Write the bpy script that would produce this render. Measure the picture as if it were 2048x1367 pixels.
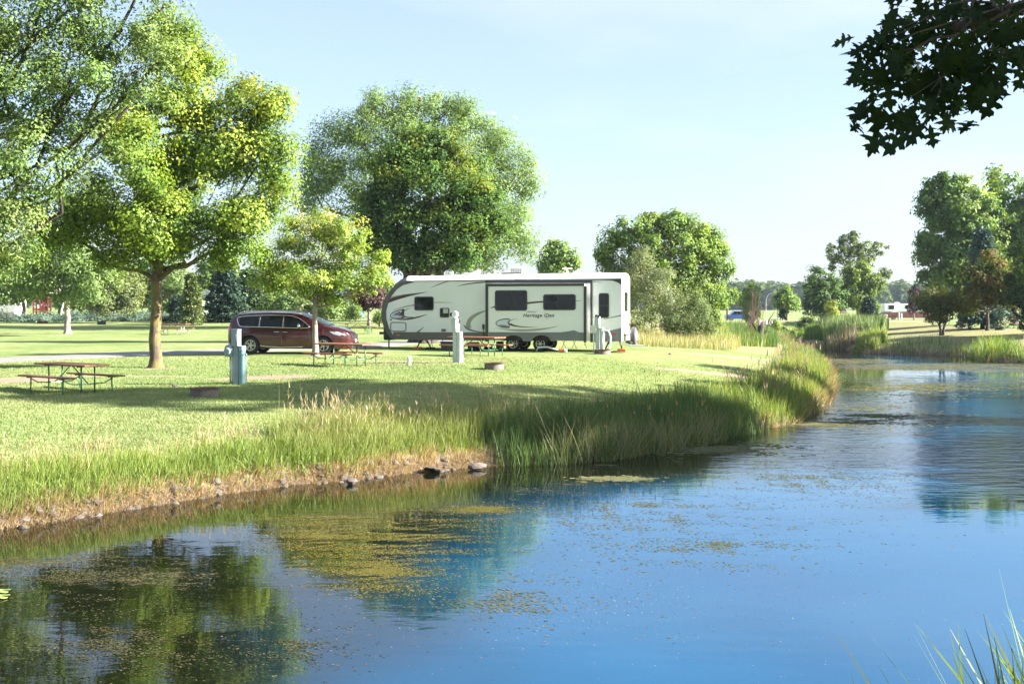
import bpy, math, random
import numpy as np
from mathutils import Vector, Matrix

for _o in list(bpy.data.objects):
    bpy.data.objects.remove(_o)
random.seed(7)
RS = np.random.RandomState(11)
SC = bpy.context.scene
COL = SC.collection

# ------------------------------------------------------------------ camera, sky, sun, exposure
F, H, CX, HY = 2400.0, 3.4, 1024.0, 612.0      # focal length in photo pixels, eye height above the water, optical axis
cam_d = bpy.data.cameras.new('camera')
cam_d.sensor_width = 36.0
cam_d.lens = F / 2048 * 36.0
cam_d.shift_y = -(683.5 - HY) / 2048
cam_d.clip_start = 0.1
cam_d.clip_end = 9000
cam = bpy.data.objects.new('camera', cam_d)
cam.location = (0, 0, H)
cam.rotation_euler = (math.pi / 2, 0, 0)
COL.objects.link(cam)
SC.camera = cam

SUN_EL, SUN_AZ = math.radians(26), math.radians(-7)      # azimuth measured from +X (right of frame) towards +Y
LV = Vector((math.cos(SUN_EL) * math.cos(SUN_AZ), math.cos(SUN_EL) * math.sin(SUN_AZ), math.sin(SUN_EL)))
sl = bpy.data.lights.new('sun', 'SUN')
sl.energy = 4.8
sl.angle = math.radians(0.55)
sl.color = (1.0, 0.945, 0.86)
so = bpy.data.objects.new('sun', sl)
so.rotation_euler = LV.to_track_quat('Z', 'Y').to_euler()
so.location = (40, 0, 60)
COL.objects.link(so)

W = bpy.data.worlds.new('World')
SC.world = W
W.use_nodes = True
nt = W.node_tree
nt.nodes.clear()
out = nt.nodes.new('ShaderNodeOutputWorld')
bg = nt.nodes.new('ShaderNodeBackground')
sky = nt.nodes.new('ShaderNodeTexSky')
sky.sky_type = 'NISHITA'
sky.sun_disc = False
sky.sun_elevation = SUN_EL
sky.sun_rotation = math.pi / 2 - SUN_AZ
sky.altitude = 200
sky.air_density = 1.0
sky.dust_density = 1.6
sky.ozone_density = 4.0
bg.inputs[1].default_value = 0.05
tc = nt.nodes.new('ShaderNodeTexCoord')
mp = nt.nodes.new('ShaderNodeMapping')
mp.inputs['Scale'].default_value = (1.0, 1.0, 4.2)
mp.inputs['Location'].default_value = (0.35, 0.1, 0.25)
nz = nt.nodes.new('ShaderNodeTexNoise')
nz.inputs['Scale'].default_value = 2.6
nz.inputs['Detail'].default_value = 5
nz.inputs['Roughness'].default_value = 0.5
rp = nt.nodes.new('ShaderNodeMapRange')
rp.inputs['From Min'].default_value = 0.50
rp.inputs['From Max'].default_value = 0.78
rp.inputs['To Min'].default_value = 0.27
rp.inputs['To Max'].default_value = 0.55
mx = nt.nodes.new('ShaderNodeMix')
mx.data_type = 'RGBA'
mx.inputs['B'].default_value = (4.3, 4.42, 5.0, 1)
nt.links.new(tc.outputs['Generated'], mp.inputs['Vector'])
nt.links.new(mp.outputs[0], nz.inputs['Vector'])
nt.links.new(nz.outputs[0], rp.inputs['Value'])
nt.links.new(rp.outputs[0], mx.inputs['Factor'])
nt.links.new(sky.outputs[0], mx.inputs['A'])
nt.links.new(mx.outputs['Result'], bg.inputs[0])
nt.links.new(bg.outputs[0], out.inputs[0])
SC.view_settings.view_transform = 'Standard'
SC.view_settings.look = 'None'
SC.view_settings.gamma = 1
SC.view_settings.use_curve_mapping = False
SC.view_settings.exposure = 2.5
SC.cycles.max_bounces = 8
SC.cycles.transparent_max_bounces = 8
SC.cycles.caustics_reflective = False
SC.cycles.caustics_refractive = False
SC.cycles.volume_bounces = 0

# ------------------------------------------------------------------ helpers
def P(px, py, d):
    return Vector(((px - CX) / F * d, d, H - (py - HY) / F * d))

def link(o, parent=None):
    COL.objects.link(o)
    if parent is not None:
        o.parent = parent
    return o

def tag(o, label=None, cat=None, group=None, kind=None):
    if label: o['label'] = label
    if cat: o['category'] = cat
    if group: o['group'] = group
    if kind: o['kind'] = kind
    return o

def empty(name, loc, rz=0.0, label=None, cat=None, group=None, kind=None):
    o = bpy.data.objects.new(name, None)
    o.location = loc
    o.rotation_euler = (0, 0, rz)
    o.empty_display_size = 0.2
    link(o)
    return tag(o, label, cat, group, kind)

def children(o):
    return [c for c in bpy.data.objects if c.parent == o]

def copy_tree(o, parent=None):
    c = o.copy()
    COL.objects.link(c)
    c.parent = parent
    for ch in children(o):
        copy_tree(ch, c)
    return c

def mesh_arrays(name, V, Fc, mats, parent=None, col=None, smooth=False, mi=None):
    """V (N,3), Fc (M,k) quads or tris, col (N,3)"""
    me = bpy.data.meshes.new(name)
    V = np.asarray(V, dtype=np.float32)
    Fc = np.asarray(Fc, dtype=np.int32)
    k = Fc.shape[1]
    me.vertices.add(len(V))
    me.vertices.foreach_set('co', V.ravel())
    me.loops.add(Fc.size)
    me.loops.foreach_set('vertex_index', Fc.ravel())
    me.polygons.add(len(Fc))
    me.polygons.foreach_set('loop_start', np.arange(0, Fc.size, k, dtype=np.int32))
    if smooth:
        me.polygons.foreach_set('use_smooth', np.ones(len(Fc), dtype=bool))
    if mi is not None:
        me.polygons.foreach_set('material_index', np.asarray(mi, dtype=np.int32))
    if col is not None:
        at = me.color_attributes.new('tint', 'FLOAT_COLOR', 'POINT')
        c4 = np.ones((len(V), 4), dtype=np.float32)
        c4[:, :3] = col
        at.data.foreach_set('color', c4.ravel())
    me.update(calc_edges=True)
    for m in (mats if isinstance(mats, (list, tuple)) else [mats]):
        me.materials.append(m)
    o = bpy.data.objects.new(name, me)
    return link(o, parent)

class MB:
    """collects simple solids and links them as one mesh"""
    def __init__(s):
        s.v, s.f = [], []
    def add(s, vs, fs):
        n = len(s.v)
        s.v += [tuple(v) for v in vs]
        s.f += [tuple(i + n for i in f) for f in fs]
        return s
    def box(s, c, size, rz=0.0, M=None):
        hx, hy, hz = size[0] / 2, size[1] / 2, size[2] / 2
        ca, sa = math.cos(rz), math.sin(rz)
        vs = []
        for x in (-hx, hx):
            for y in (-hy, hy):
                for z in (-hz, hz):
                    q = Vector((x * ca - y * sa, x * sa + y * ca, z)) + Vector(c)
                    if M: q = M @ q
                    vs.append(q)
        return s.add(vs, [(0, 1, 3, 2), (4, 6, 7, 5), (0, 4, 5, 1), (2, 3, 7, 6), (0, 2, 6, 4), (1, 5, 7, 3)])
    def tube(s, path, rad, n=8, caps=True):
        path = [Vector(p) for p in path]
        if not isinstance(rad, (list, tuple, np.ndarray)): rad = [rad] * len(path)
        rings = []
        prev = None
        for i, p in enumerate(path):
            a = path[max(0, i - 1)]; b = path[min(len(path) - 1, i + 1)]
            t = (b - a)
            if t.length < 1e-9: t = Vector((0, 0, 1))
            t.normalize()
            if prev is None:
                u = t.orthogonal().normalized()
            else:
                u = prev - t * prev.dot(t)
                u = u.normalized() if u.length > 1e-6 else t.orthogonal().normalized()
            prev = u
            w = t.cross(u)
            rings.append([p + (u * math.cos(2 * math.pi * k / n) + w * math.sin(2 * math.pi * k / n)) * rad[i] for k in range(n)])
        vs = [v for r in rings for v in r]
        fs = []
        for i in range(len(rings) - 1):
            for k in range(n):
                a = i * n + k; b = i * n + (k + 1) % n
                fs.append((a, b, b + n, a + n))
        if caps:
            fs.append(tuple(range(n - 1, -1, -1)))
            fs.append(tuple(range((len(rings) - 1) * n, len(rings) * n)))
        return s.add(vs, fs)
    def lathe(s, prof, n=24, M=None, close=False):
        """prof: (r, z) pairs turned round the Z axis, then M"""
        vs, fs = [], []
        for r, z in prof:
            for k in range(n):
                a = 2 * math.pi * k / n
                q = Vector((r * math.cos(a), r * math.sin(a), z))
                vs.append(M @ q if M else q)
        m = len(prof)
        for i in range(m if close else m - 1):
            j = (i + 1) % m
            for k in range(n):
                fs.append((i * n + k, i * n + (k + 1) % n, j * n + (k + 1) % n, j * n + k))
        if not close:
            if prof[0][0] > 1e-6: fs.append(tuple(range(n - 1, -1, -1)))
            if prof[-1][0] > 1e-6: fs.append(tuple(range((m - 1) * n, m * n)))
        return s.add(vs, fs)
    def prism(s, poly, fn0, fn1):
        """poly: list of 2D points; fn0/fn1 map a 2D point to 3D for the two faces"""
        n = len(poly)
        vs = [fn0(*p) for p in poly] + [fn1(*p) for p in poly]
        fs = [tuple(range(n)), tuple(range(2 * n - 1, n - 1, -1))]
        for k in range(n):
            fs.append((k, (k + 1) % n, n + (k + 1) % n, n + k))
        return s.add(vs, fs)
    def build(s, name, mats, parent=None, smooth=False, bevel=0.0, angle=None):
        me = bpy.data.meshes.new(name)
        me.from_pydata([tuple(v) for v in s.v], [], s.f)
        me.validate()
        for m in (mats if isinstance(mats, (list, tuple)) else [mats]):
            me.materials.append(m)
        import bmesh
        bm = bmesh.new(); bm.from_mesh(me)
        bmesh.ops.recalc_face_normals(bm, faces=bm.faces)
        if angle is not None:
            for e in bm.edges:
                if len(e.link_faces) == 2 and e.calc_face_angle(0) > math.radians(angle): e.smooth = False
        bm.to_mesh(me); bm.free()
        if smooth or angle is not None:
            for p in me.polygons: p.use_smooth = True
        o = bpy.data.objects.new(name, me)
        link(o, parent)
        if bevel > 0:
            b = o.modifiers.new('bevel', 'BEVEL'); b.width = bevel; b.segments = 2; b.limit_method = 'ANGLE'
        return o

# ------------------------------------------------------------------ materials
def nodes(m):
    m.use_nodes = True
    return m.node_tree, m.node_tree.nodes['Principled BSDF']

def ramp(nt, fac, stops):
    r = nt.nodes.new('ShaderNodeValToRGB')
    el = r.color_ramp.elements
    while len(el) > 1: el.remove(el[-1])
    el[0].position = stops[0][0]; el[0].color = (*stops[0][1], 1)
    for p, c in stops[1:]:
        e = el.new(p); e.color = (*c, 1)
    nt.links.new(fac, r.inputs[0])
    return r.outputs[0]

def noise(nt, scale, detail=3, rough=0.5, vec=None, dist=0.0):
    n = nt.nodes.new('ShaderNodeTexNoise')
    n.inputs['Scale'].default_value = scale
    n.inputs['Detail'].default_value = detail
    n.inputs['Roughness'].default_value = rough
    n.inputs['Distortion'].default_value = dist
    if vec is not None: nt.links.new(vec, n.inputs['Vector'])
    return n.outputs[0]

def objvec(nt, scale=(1, 1, 1)):
    t = nt.nodes.new('ShaderNodeTexCoord')
    m = nt.nodes.new('ShaderNodeMapping')
    m.inputs['Scale'].default_value = scale
    nt.links.new(t.outputs['Object'], m.inputs['Vector'])
    return m.outputs[0]

def bump(nt, bs, h, strength, dist):
    b = nt.nodes.new('ShaderNodeBump')
    b.inputs['Strength'].default_value = strength
    b.inputs['Distance'].default_value = dist
    nt.links.new(h, b.inputs['Height'])
    nt.links.new(b.outputs[0], bs.inputs['Normal'])

def mixc(nt, fac, a, b, mode='MIX'):
    m = nt.nodes.new('ShaderNodeMix'); m.data_type = 'RGBA'; m.blend_type = mode
    for k, v in (('Factor', fac), ('A', a), ('B', b)):
        if isinstance(v, (int, float)): m.inputs[k].default_value = v
        elif isinstance(v, tuple): m.inputs[k].default_value = (*v, 1)
        else: nt.links.new(v, m.inputs[k])
    return m.outputs['Result']

def mat(name, c, rough=0.6, metal=0.0, var=0.12, scale=3.0, bmp=0.0, bscale=40.0, coat=0.0, stretch=(1, 1, 1), spec=0.5):
    m = bpy.data.materials.new(name)
    nt, bs = nodes(m)
    v = objvec(nt, stretch)
    a = tuple(max(0, x * (1 - var)) for x in c)
    b = tuple(min(1, x * (1 + var)) for x in c)
    cc = ramp(nt, noise(nt, scale, 5, 0.6, v), [(0.3, a), (0.7, b)])
    nt.links.new(cc, bs.inputs['Base Color'])
    bs.inputs['Roughness'].default_value = rough
    bs.inputs['Metallic'].default_value = metal
    bs.inputs['Coat Weight'].default_value = coat
    bs.inputs['Coat Roughness'].default_value = 0.03
    bs.inputs['Specular IOR Level'].default_value = spec
    if bmp > 0: bump(nt, bs, noise(nt, bscale, 4, 0.6, v), bmp, 0.02)
    return m

def leaf_mat(name, gloss=0.02, trans=0.40):
    """leaf colour comes from the 'tint' attribute; sun shines through"""
    m = bpy.data.materials.new(name)
    m.use_nodes = True
    nt = m.node_tree; nt.nodes.clear()
    o = nt.nodes.new('ShaderNodeOutputMaterial')
    at = nt.nodes.new('ShaderNodeAttribute'); at.attribute_name = 'tint'
    df = nt.nodes.new('ShaderNodeBsdfDiffuse')
    tr = nt.nodes.new('ShaderNodeBsdfTranslucent')
    gl = nt.nodes.new('ShaderNodeBsdfGlossy'); gl.inputs['Roughness'].default_value = 0.6
    gl.inputs['Color'].default_value = (0.6, 0.65, 0.6, 1)
    tcol = mixc(nt, 1.0, at.outputs['Color'], (1.25, 1.2, 0.5), 'MULTIPLY')
    nt.links.new(at.outputs['Color'], df.inputs['Color'])
    nt.links.new(tcol, tr.inputs['Color'])
    m1 = nt.nodes.new('ShaderNodeMixShader'); m1.inputs[0].default_value = trans
    nt.links.new(df.outputs[0], m1.inputs[1]); nt.links.new(tr.outputs[0], m1.inputs[2])
    m2 = nt.nodes.new('ShaderNodeMixShader'); m2.inputs[0].default_value = gloss
    nt.links.new(m1.outputs[0], m2.inputs[1]); nt.links.new(gl.outputs[0], m2.inputs[2])
    nt.links.new(m2.outputs[0], o.inputs[0])
    return m

M = {}
M['leaf'] = leaf_mat('foliage')
M['grass'] = leaf_mat('grass_blades', 0.03, 0.35)
M['needle'] = leaf_mat('needles', 0.04, 0.15)
def bark(name, c, moss=None):
    m = bpy.data.materials.new(name)
    nt, bs = nodes(m)
    v = objvec(nt, (1, 1, 0.22))
    n1 = noise(nt, 14, 6, 0.65, v, 0.6)
    cc = ramp(nt, n1, [(0.32, tuple(x * 0.45 for x in c)), (0.55, c), (0.75, tuple(min(1, x * 1.4) for x in c))])
    if moss:
        n2 = noise(nt, 2.2, 4, 0.6, objvec(nt))
        f = ramp(nt, n2, [(0.42, (0, 0, 0)), (0.58, (1, 1, 1))])
        cc = mixc(nt, f, cc, moss)
    nt.links.new(cc, bs.inputs['Base Color'])
    bs.inputs['Roughness'].default_value = 0.9
    bump(nt, bs, n1, 0.9, 0.04)
    return m
M['bark'] = bark('bark', (0.20, 0.155, 0.11))
M['bark_moss'] = bark('mossy_bark', (0.105, 0.078, 0.055), (0.155, 0.125, 0.04))
M['bark_pale'] = bark('pale_bark', (0.27, 0.24, 0.20))
M['bark_dark'] = bark('dark_bark', (0.07, 0.055, 0.045))
M['wood_red'] = mat('stained_redwood', (0.27, 0.10, 0.055), 0.7, var=0.3, scale=3, bmp=0.3, bscale=30, stretch=(0.4, 4, 4))
M['wood_brown'] = mat('weathered_redwood', (0.19, 0.085, 0.05), 0.75, var=0.3, scale=3, bmp=0.3, bscale=30, stretch=(0.4, 4, 4))
M['green_steel'] = mat('green_painted_pipe', (0.025, 0.13, 0.06), 0.4, var=0.25, scale=9, bmp=0.1)
M['galv'] = mat('galvanised_steel', (0.5, 0.52, 0.53), 0.4, 0.7, var=0.15, scale=12)
M['rust'] = mat('rusted_steel', (0.15, 0.075, 0.045), 0.85, 0.2, var=0.45, scale=7, bmp=0.4, bscale=50)
M['ring_grey'] = mat('grey_steel_ring', (0.155, 0.125, 0.11), 0.8, 0.1, var=0.25, scale=4, bmp=0.2)
M['ped'] = mat('grey_green_enamel', (0.24, 0.31, 0.31), 0.45, var=0.12, scale=5, bmp=0.05)
M['ped_light'] = mat('pale_green_enamel', (0.46, 0.52, 0.49), 0.45, var=0.1, scale=5, bmp=0.05)
M['teal'] = mat('teal_plastic_pipe', (0.15, 0.28, 0.29), 0.45, var=0.15, scale=6, bmp=0.05)
M['teal_light'] = mat('pale_teal_plastic_cap', (0.24, 0.36, 0.36), 0.45, var=0.1, scale=6)
M['white'] = mat('white_plastic', (0.78, 0.78, 0.75), 0.4, var=0.06, scale=4)
M['offwhite'] = mat('dirty_white_plastic', (0.6, 0.6, 0.56), 0.5, var=0.15, scale=8)
M['black'] = mat('black_plastic', (0.018, 0.018, 0.02), 0.5, var=0.3, scale=8)
M['blacksteel'] = mat('black_painted_steel', (0.02, 0.021, 0.022), 0.45, var=0.3, scale=8)
M['rubber'] = mat('tyre_rubber', (0.022, 0.022, 0.022), 0.85, var=0.3, scale=15, bmp=0.3)
M['rim'] = mat('alloy_rim', (0.55, 0.54, 0.50), 0.3, 0.75, var=0.1)
M['chrome'] = mat('chrome', (0.75, 0.76, 0.78), 0.12, 1.0, var=0.03)
M['red_lens'] = mat('red_lens', (0.5, 0.015, 0.02), 0.2, coat=0.8)
M['orange'] = mat('orange_plastic', (0.75, 0.13, 0.05), 0.5, var=0.15)
M['amber'] = mat('amber_lens', (0.6, 0.18, 0.03), 0.3, coat=0.5)
def glass(name, c, rough=0.04):
    m = bpy.data.materials.new(name)
    nt, bs = nodes(m)
    cc = ramp(nt, noise(nt, 2.0, 3, 0.5, objvec(nt)), [(0.35, tuple(x * 0.6 for x in c)), (0.7, c)])
    nt.links.new(cc, bs.inputs['Base Color'])
    bs.inputs['Roughness'].default_value = rough
    bs.inputs['IOR'].default_value = 1.38
    bump(nt, bs, noise(nt, 1.2, 2, 0.5, objvec(nt)), 0.15, 0.02)
    return m
M['glass'] = glass('tinted_glass', (0.012, 0.016, 0.016))
M['glass_blue'] = glass('windscreen_glass', (0.03, 0.045, 0.06))
M['headlamp'] = mat('headlamp_glass', (0.35, 0.37, 0.4), 0.08, 0.3, coat=1.0)
def carpaint():
    m = bpy.data.materials.new('dark_red_car_paint')
    nt, bs = nodes(m)
    cc = ramp(nt, noise(nt, 700, 2, 0.5, objvec(nt)), [(0.4, (0.045, 0.0035, 0.008)), (0.7, (0.08, 0.007, 0.012))])
    dust = ramp(nt, noise(nt, 2.5, 4, 0.6, objvec(nt)), [(0.45, (0, 0, 0)), (0.8, (0.1, 0.1, 0.1))])
    cc = mixc(nt, dust, cc, (0.22, 0.17, 0.13))
    nt.links.new(cc, bs.inputs['Base Color'])
    bs.inputs['Metallic'].default_value = 0.35
    bs.inputs['Roughness'].default_value = 0.32
    bs.inputs['Coat Weight'].default_value = 1.0
    bs.inputs['Coat Roughness'].default_value = 0.03
    return m
M['carpaint'] = carpaint()
M['rv_cream'] = mat('cream_gelcoat', (0.70, 0.715, 0.685), 0.28, var=0.03, scale=0.8, coat=0.3)
M['rv_white'] = mat('white_gelcoat', (0.80, 0.79, 0.77), 0.3, var=0.03, scale=1.2, coat=0.3)
M['rv_roof'] = mat('roof_membrane', (0.74, 0.70, 0.66), 0.6, var=0.08, scale=1.5)
M['rv_taupe'] = mat('taupe_skirt', (0.115, 0.105, 0.085), 0.4, var=0.08, scale=1.5)
M['rv_grey'] = mat('slate_grey_skirt', (0.13, 0.145, 0.15), 0.3, var=0.08, scale=1.5, coat=0.3)
M['rv_cap'] = mat('front_cap_grey', (0.09, 0.085, 0.08), 0.35, var=0.1, scale=1.5)
M['rv_trim'] = mat('dark_trim', (0.03, 0.03, 0.032), 0.4, var=0.1)
M['dec_brown'] = mat('dark_brown_decal', (0.065, 0.03, 0.028), 0.4, var=0.15)
M['dec_tan'] = mat('khaki_decal', (0.30, 0.29, 0.22), 0.4, var=0.08)
M['dec_grey'] = mat('grey_decal', (0.16, 0.155, 0.15), 0.4, var=0.12)
M['dec_blue'] = mat('silver_blue_decal', (0.50, 0.56, 0.62), 0.3, var=0.08)
M['stone'] = mat('field_stone', (0.085, 0.07, 0.055), 0.9, var=0.4, scale=4, bmp=0.6, bscale=9)
M['stone_pale'] = mat('pale_field_stone', (0.13, 0.11, 0.09), 0.9, var=0.35, scale=4, bmp=0.6, bscale=9)

# ------------------------------------------------------------------ terrain heights and the shore
def wz(px, py):            # photo pixel on the water surface -> world x, y
    d = H * F / (py - HY)
    return ((px - CX) / F * d, d)
SHORE_L = [(-60, -6), (-30, 5), (-14, 13.8)] + [wz(*q) for q in
    [(0, 1058), (120, 1040), (260, 1018), (420, 992), (600, 968), (750, 955), (900, 938), (1000, 930), (1100, 926), (1200, 919),
     (1300, 903), (1400, 884), (1500, 862), (1590, 846), (1632, 826), (1655, 795), (1664, 765), (1658, 738), (1640, 718), (1595, 698), (1560, 687), (1540, 681)]] 
SHORE_END = [wz(1556, 675), wz(1582, 675)]
SHORE_R = [wz(*q) for q in [(1590, 684), (1630, 693), (1690, 699), (1725, 706), (1800, 708), (1900, 710), (1945, 716), (1965, 722), (2048, 724)]] + \
    [(32.5, 66), (28, 57), (21, 40), (14.5, 25), (7, 13), (2.9, 7.0), (1.6, 4.4), (0.6, 3.2), (-2, 2.6), (-8, 1), (-30, -12), (-60, -34)]
def wiggle(pts, amp, step, seed):
    r = random.Random(seed); o = []
    for a, b in zip(pts[:-1], pts[1:]):
        L = math.hypot(b[0] - a[0], b[1] - a[1]); n = max(1, int(L / step))
        nx, ny = -(b[1] - a[1]) / L, (b[0] - a[0]) / L
        for i in range(n):
            t = i / n; k = r.uniform(-amp, amp) * (0 if i == 0 else 1)
            o.append((a[0] + (b[0] - a[0]) * t + nx * k, a[1] + (b[1] - a[1]) * t + ny * k))
    o.append(pts[-1])
    return o
SL = wiggle(SHORE_L, 0.12, 0.7, 3)
SR = wiggle(SHORE_R, 0.15, 2.0, 4)
LAKE = np.array(SL + SHORE_END + SR)
GX0, GX1, GY0, GY1, GS = -70.0, 70.0, -40.0, 150.0, 0.25
def sdist(X, Y, poly):
    A = poly; B = np.roll(poly, -1, axis=0)
    best = np.full(X.shape, 1e9, dtype=np.float32); inside = np.zeros(X.shape, dtype=bool)
    for (ax, ay), (bx, by) in zip(A, B):
        dx, dy = bx - ax, by - ay
        L2 = dx * dx + dy * dy + 1e-9
        t = np.clip(((X - ax) * dx + (Y - ay) * dy) / L2, 0, 1)
        e = (X - ax - t * dx) ** 2 + (Y - ay - t * dy) ** 2
        best = np.minimum(best, e)
        if abs(dy) > 1e-9:
            c = ((ay > Y) != (by > Y)) & (X < (bx - ax) * (Y - ay) / dy + ax)
            inside ^= c
    r = np.sqrt(best)
    return np.where(inside, -r, r)
gx = np.arange(GX0, GX1 + GS, GS, dtype=np.float32); gy = np.arange(GY0, GY1 + GS, GS, dtype=np.float32)
GXX, GYY = np.meshgrid(gx, gy)
SD = sdist(GXX, GYY, LAKE)
def shore_d(x, y):
    """metres inland (negative over water)"""
    x = np.asarray(x, dtype=np.float64); y = np.asarray(y, dtype=np.float64)
    fx = np.clip((x - GX0) / GS, 0, len(gx) - 1.001); fy = np.clip((y - GY0) / GS, 0, len(gy) - 1.001)
    i = fx.astype(int); j = fy.astype(int); u = fx - i; v = fy - j
    r = SD[j, i] * (1 - u) * (1 - v) + SD[j, i + 1] * u * (1 - v) + SD[j + 1, i] * (1 - u) * v + SD[j + 1, i + 1] * u * v
    far = (x < GX0) | (x > GX1) | (y > GY1) | (y < GY0)
    return np.where(far, 60.0, r)
def sstep(a, b, x):
    t = np.clip((x - a) / (b - a), 0, 1); return t * t * (3 - 2 * t)
def ground(x, y):
    x = np.asarray(x, dtype=np.float64); y = np.asarray(y, dtype=np.float64)
    zl = np.interp(y, [-200, 0, 20, 31, 36, 40, 50, 62, 83, 112, 150, 700, 4000], [.9, .9, .85, 1.1, 1.24, 1.35, 1.42, 1.5, 1.42, 2.12, 2.3, 2.6, 2.6])
    zr = np.interp(y, [-200, 0, 20, 31, 36, 40, 50, 62, 80, 110, 150, 235, 600, 4000], [.9, .9, .85, 1.1, 1.24, 1.35, 1.42, 1.45, 1.5, 1.7, 1.5, .66, 1.5, 2.2])
    w = sstep(0.02, 0.14, x / np.maximum(y, 1.0)) * sstep(45, 62, y)
    z = zl * (1 - w) + zr * w
    z = z + 0.9 * np.exp(-(x * x + y * y) / 90.0)
    z = z + 0.05 * np.sin(x * 0.21 + 1.3) * np.cos(y * 0.17) + 0.02 * np.sin(x * 0.9) * np.sin(y * 0.7 + 1)
    D = shore_d(x, y)
    hb = np.interp(D, [-12, -3, -0.6, 0, .25, .8, 2, 5, 12, 30], [-1.8, -.8, -.25, -.03, .22, .48, .78, 1.1, 1.6, 5])
    k = 0.12
    hgt = np.clip(0.5 + 0.5 * (hb - z) / k, 0, 1)
    z = hb * (1 - hgt) + z * hgt - k * hgt * (1 - hgt)
    # embankment that carries the camp road over the culvert
    em = (1 - sstep(2.2, 6.0, np.abs(y - 136.0))) * sstep(8, 16, x) * (1 - sstep(60, 75, x))
    z = np.maximum(z, -1.8 + em * 3.55)
    return z
def gz(x, y):
    return float(ground(np.array([x]), np.array([y]))[0])
def G(px, py):
    """photo pixel on the ground -> world point"""
    d = 2.0 * F / max(py - HY, 4.0)
    for _ in range(30):
        x = (px - CX) / F * d
        d = 0.5 * d + 0.5 * (H - gz(x, d)) * F / (py - HY)
    x = (px - CX) / F * d
    return Vector((x, d, gz(x, d)))
def on(px, d):
    x = (px - CX) / F * d
    return Vector((x, d, gz(x, d)))

# ---- ground sheet
def axis(segs):
    o = []
    for a, b, s in segs:
        n = max(1, int(round((b - a) / s))); o += list(np.linspace(a, b, n, endpoint=False))
    o.append(segs[-1][1])
    return np.array(o)
ax = axis([(-3500, -400, 310), (-400, -100, 15), (-100, -30, 1.6), (-30, -13, .6), (-13, 17, .24), (17, 45, .6), (45, 110, 1.8), (110, 500, 15), (500, 3500, 300)])
ay = axis([(-200, -40, 20), (-40, 0, 1.6), (0, 12, .5), (12, 48, .24), (48, 100, .6), (100, 160, 1.0), (160, 400, 6), (400, 5000, 250)])
XX, YY = np.meshgrid(ax, ay)
ZZ = ground(XX, YY)
nx_, ny_ = len(ax), len(ay)
V = np.stack([XX.ravel(), YY.ravel(), ZZ.ravel()], 1)
idx = np.arange(nx_ * ny_).reshape(ny_, nx_)
Fq = np.stack([idx[:-1, :-1].ravel(), idx[:-1, 1:].ravel(), idx[1:, 1:].ravel(), idx[1:, :-1].ravel()], 1)
# what grows or lies where: R bare earth, G rough dry grass, B gravel of the drive
x_, y_ = XX.ravel(), YY.ravel()
def blob(cx, cy, rx, ry, rot=0.0):
    ca, sa = math.cos(rot), math.sin(rot)
    u = ((x_ - cx) * ca + (y_ - cy) * sa) / rx; v = (-(x_ - cx) * sa + (y_ - cy) * ca) / ry
    return np.clip(1.5 - (u * u + v * v) * 1.1, 0, 1)
dirt = np.zeros(len(x_))
for px, py, rx, ry in [(545, 754, 1.5, 0.9), (480, 757, 1.3, .6), (25, 760, 1.8, 1.2), (315, 737, .9, .5), (230, 752, 3.4, .35), (818, 727, 1.6, .5), (915, 728, .9, .4), (830, 722, 2.0, .4),
                       (634, 712, .6, .4), (1170, 700, 4.0, .5), (135, 668, .9, 2.0), (1440, 748, 3.0, .9), (1480, 715, 3.0, 1.0), (480, 768, .6, .3)]:
    g = G(px, py); dirt = np.maximum(dirt, blob(g.x, g.y, rx, ry))
Dv = shore_d(x_, y_)
dirt = np.maximum(dirt, np.clip(1.15 - np.abs(Dv) / 0.9, 0, 1))
dirt = np.where(Dv < 0, 1.0, dirt)
rough = np.zeros(len(x_))
rough = np.maximum(rough, sstep(62, 68, y_) * (1 - sstep(120, 140, y_)) * sstep(5, 7.5, x_) * (Dv < 14))
rough = np.maximum(rough, (1 - sstep(1.0, 3.5, Dv)) * 0.7)
colr = np.stack([dirt, rough, np.clip(1.2 - np.abs(Dv) / .6, 0, 1)], 1)

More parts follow.
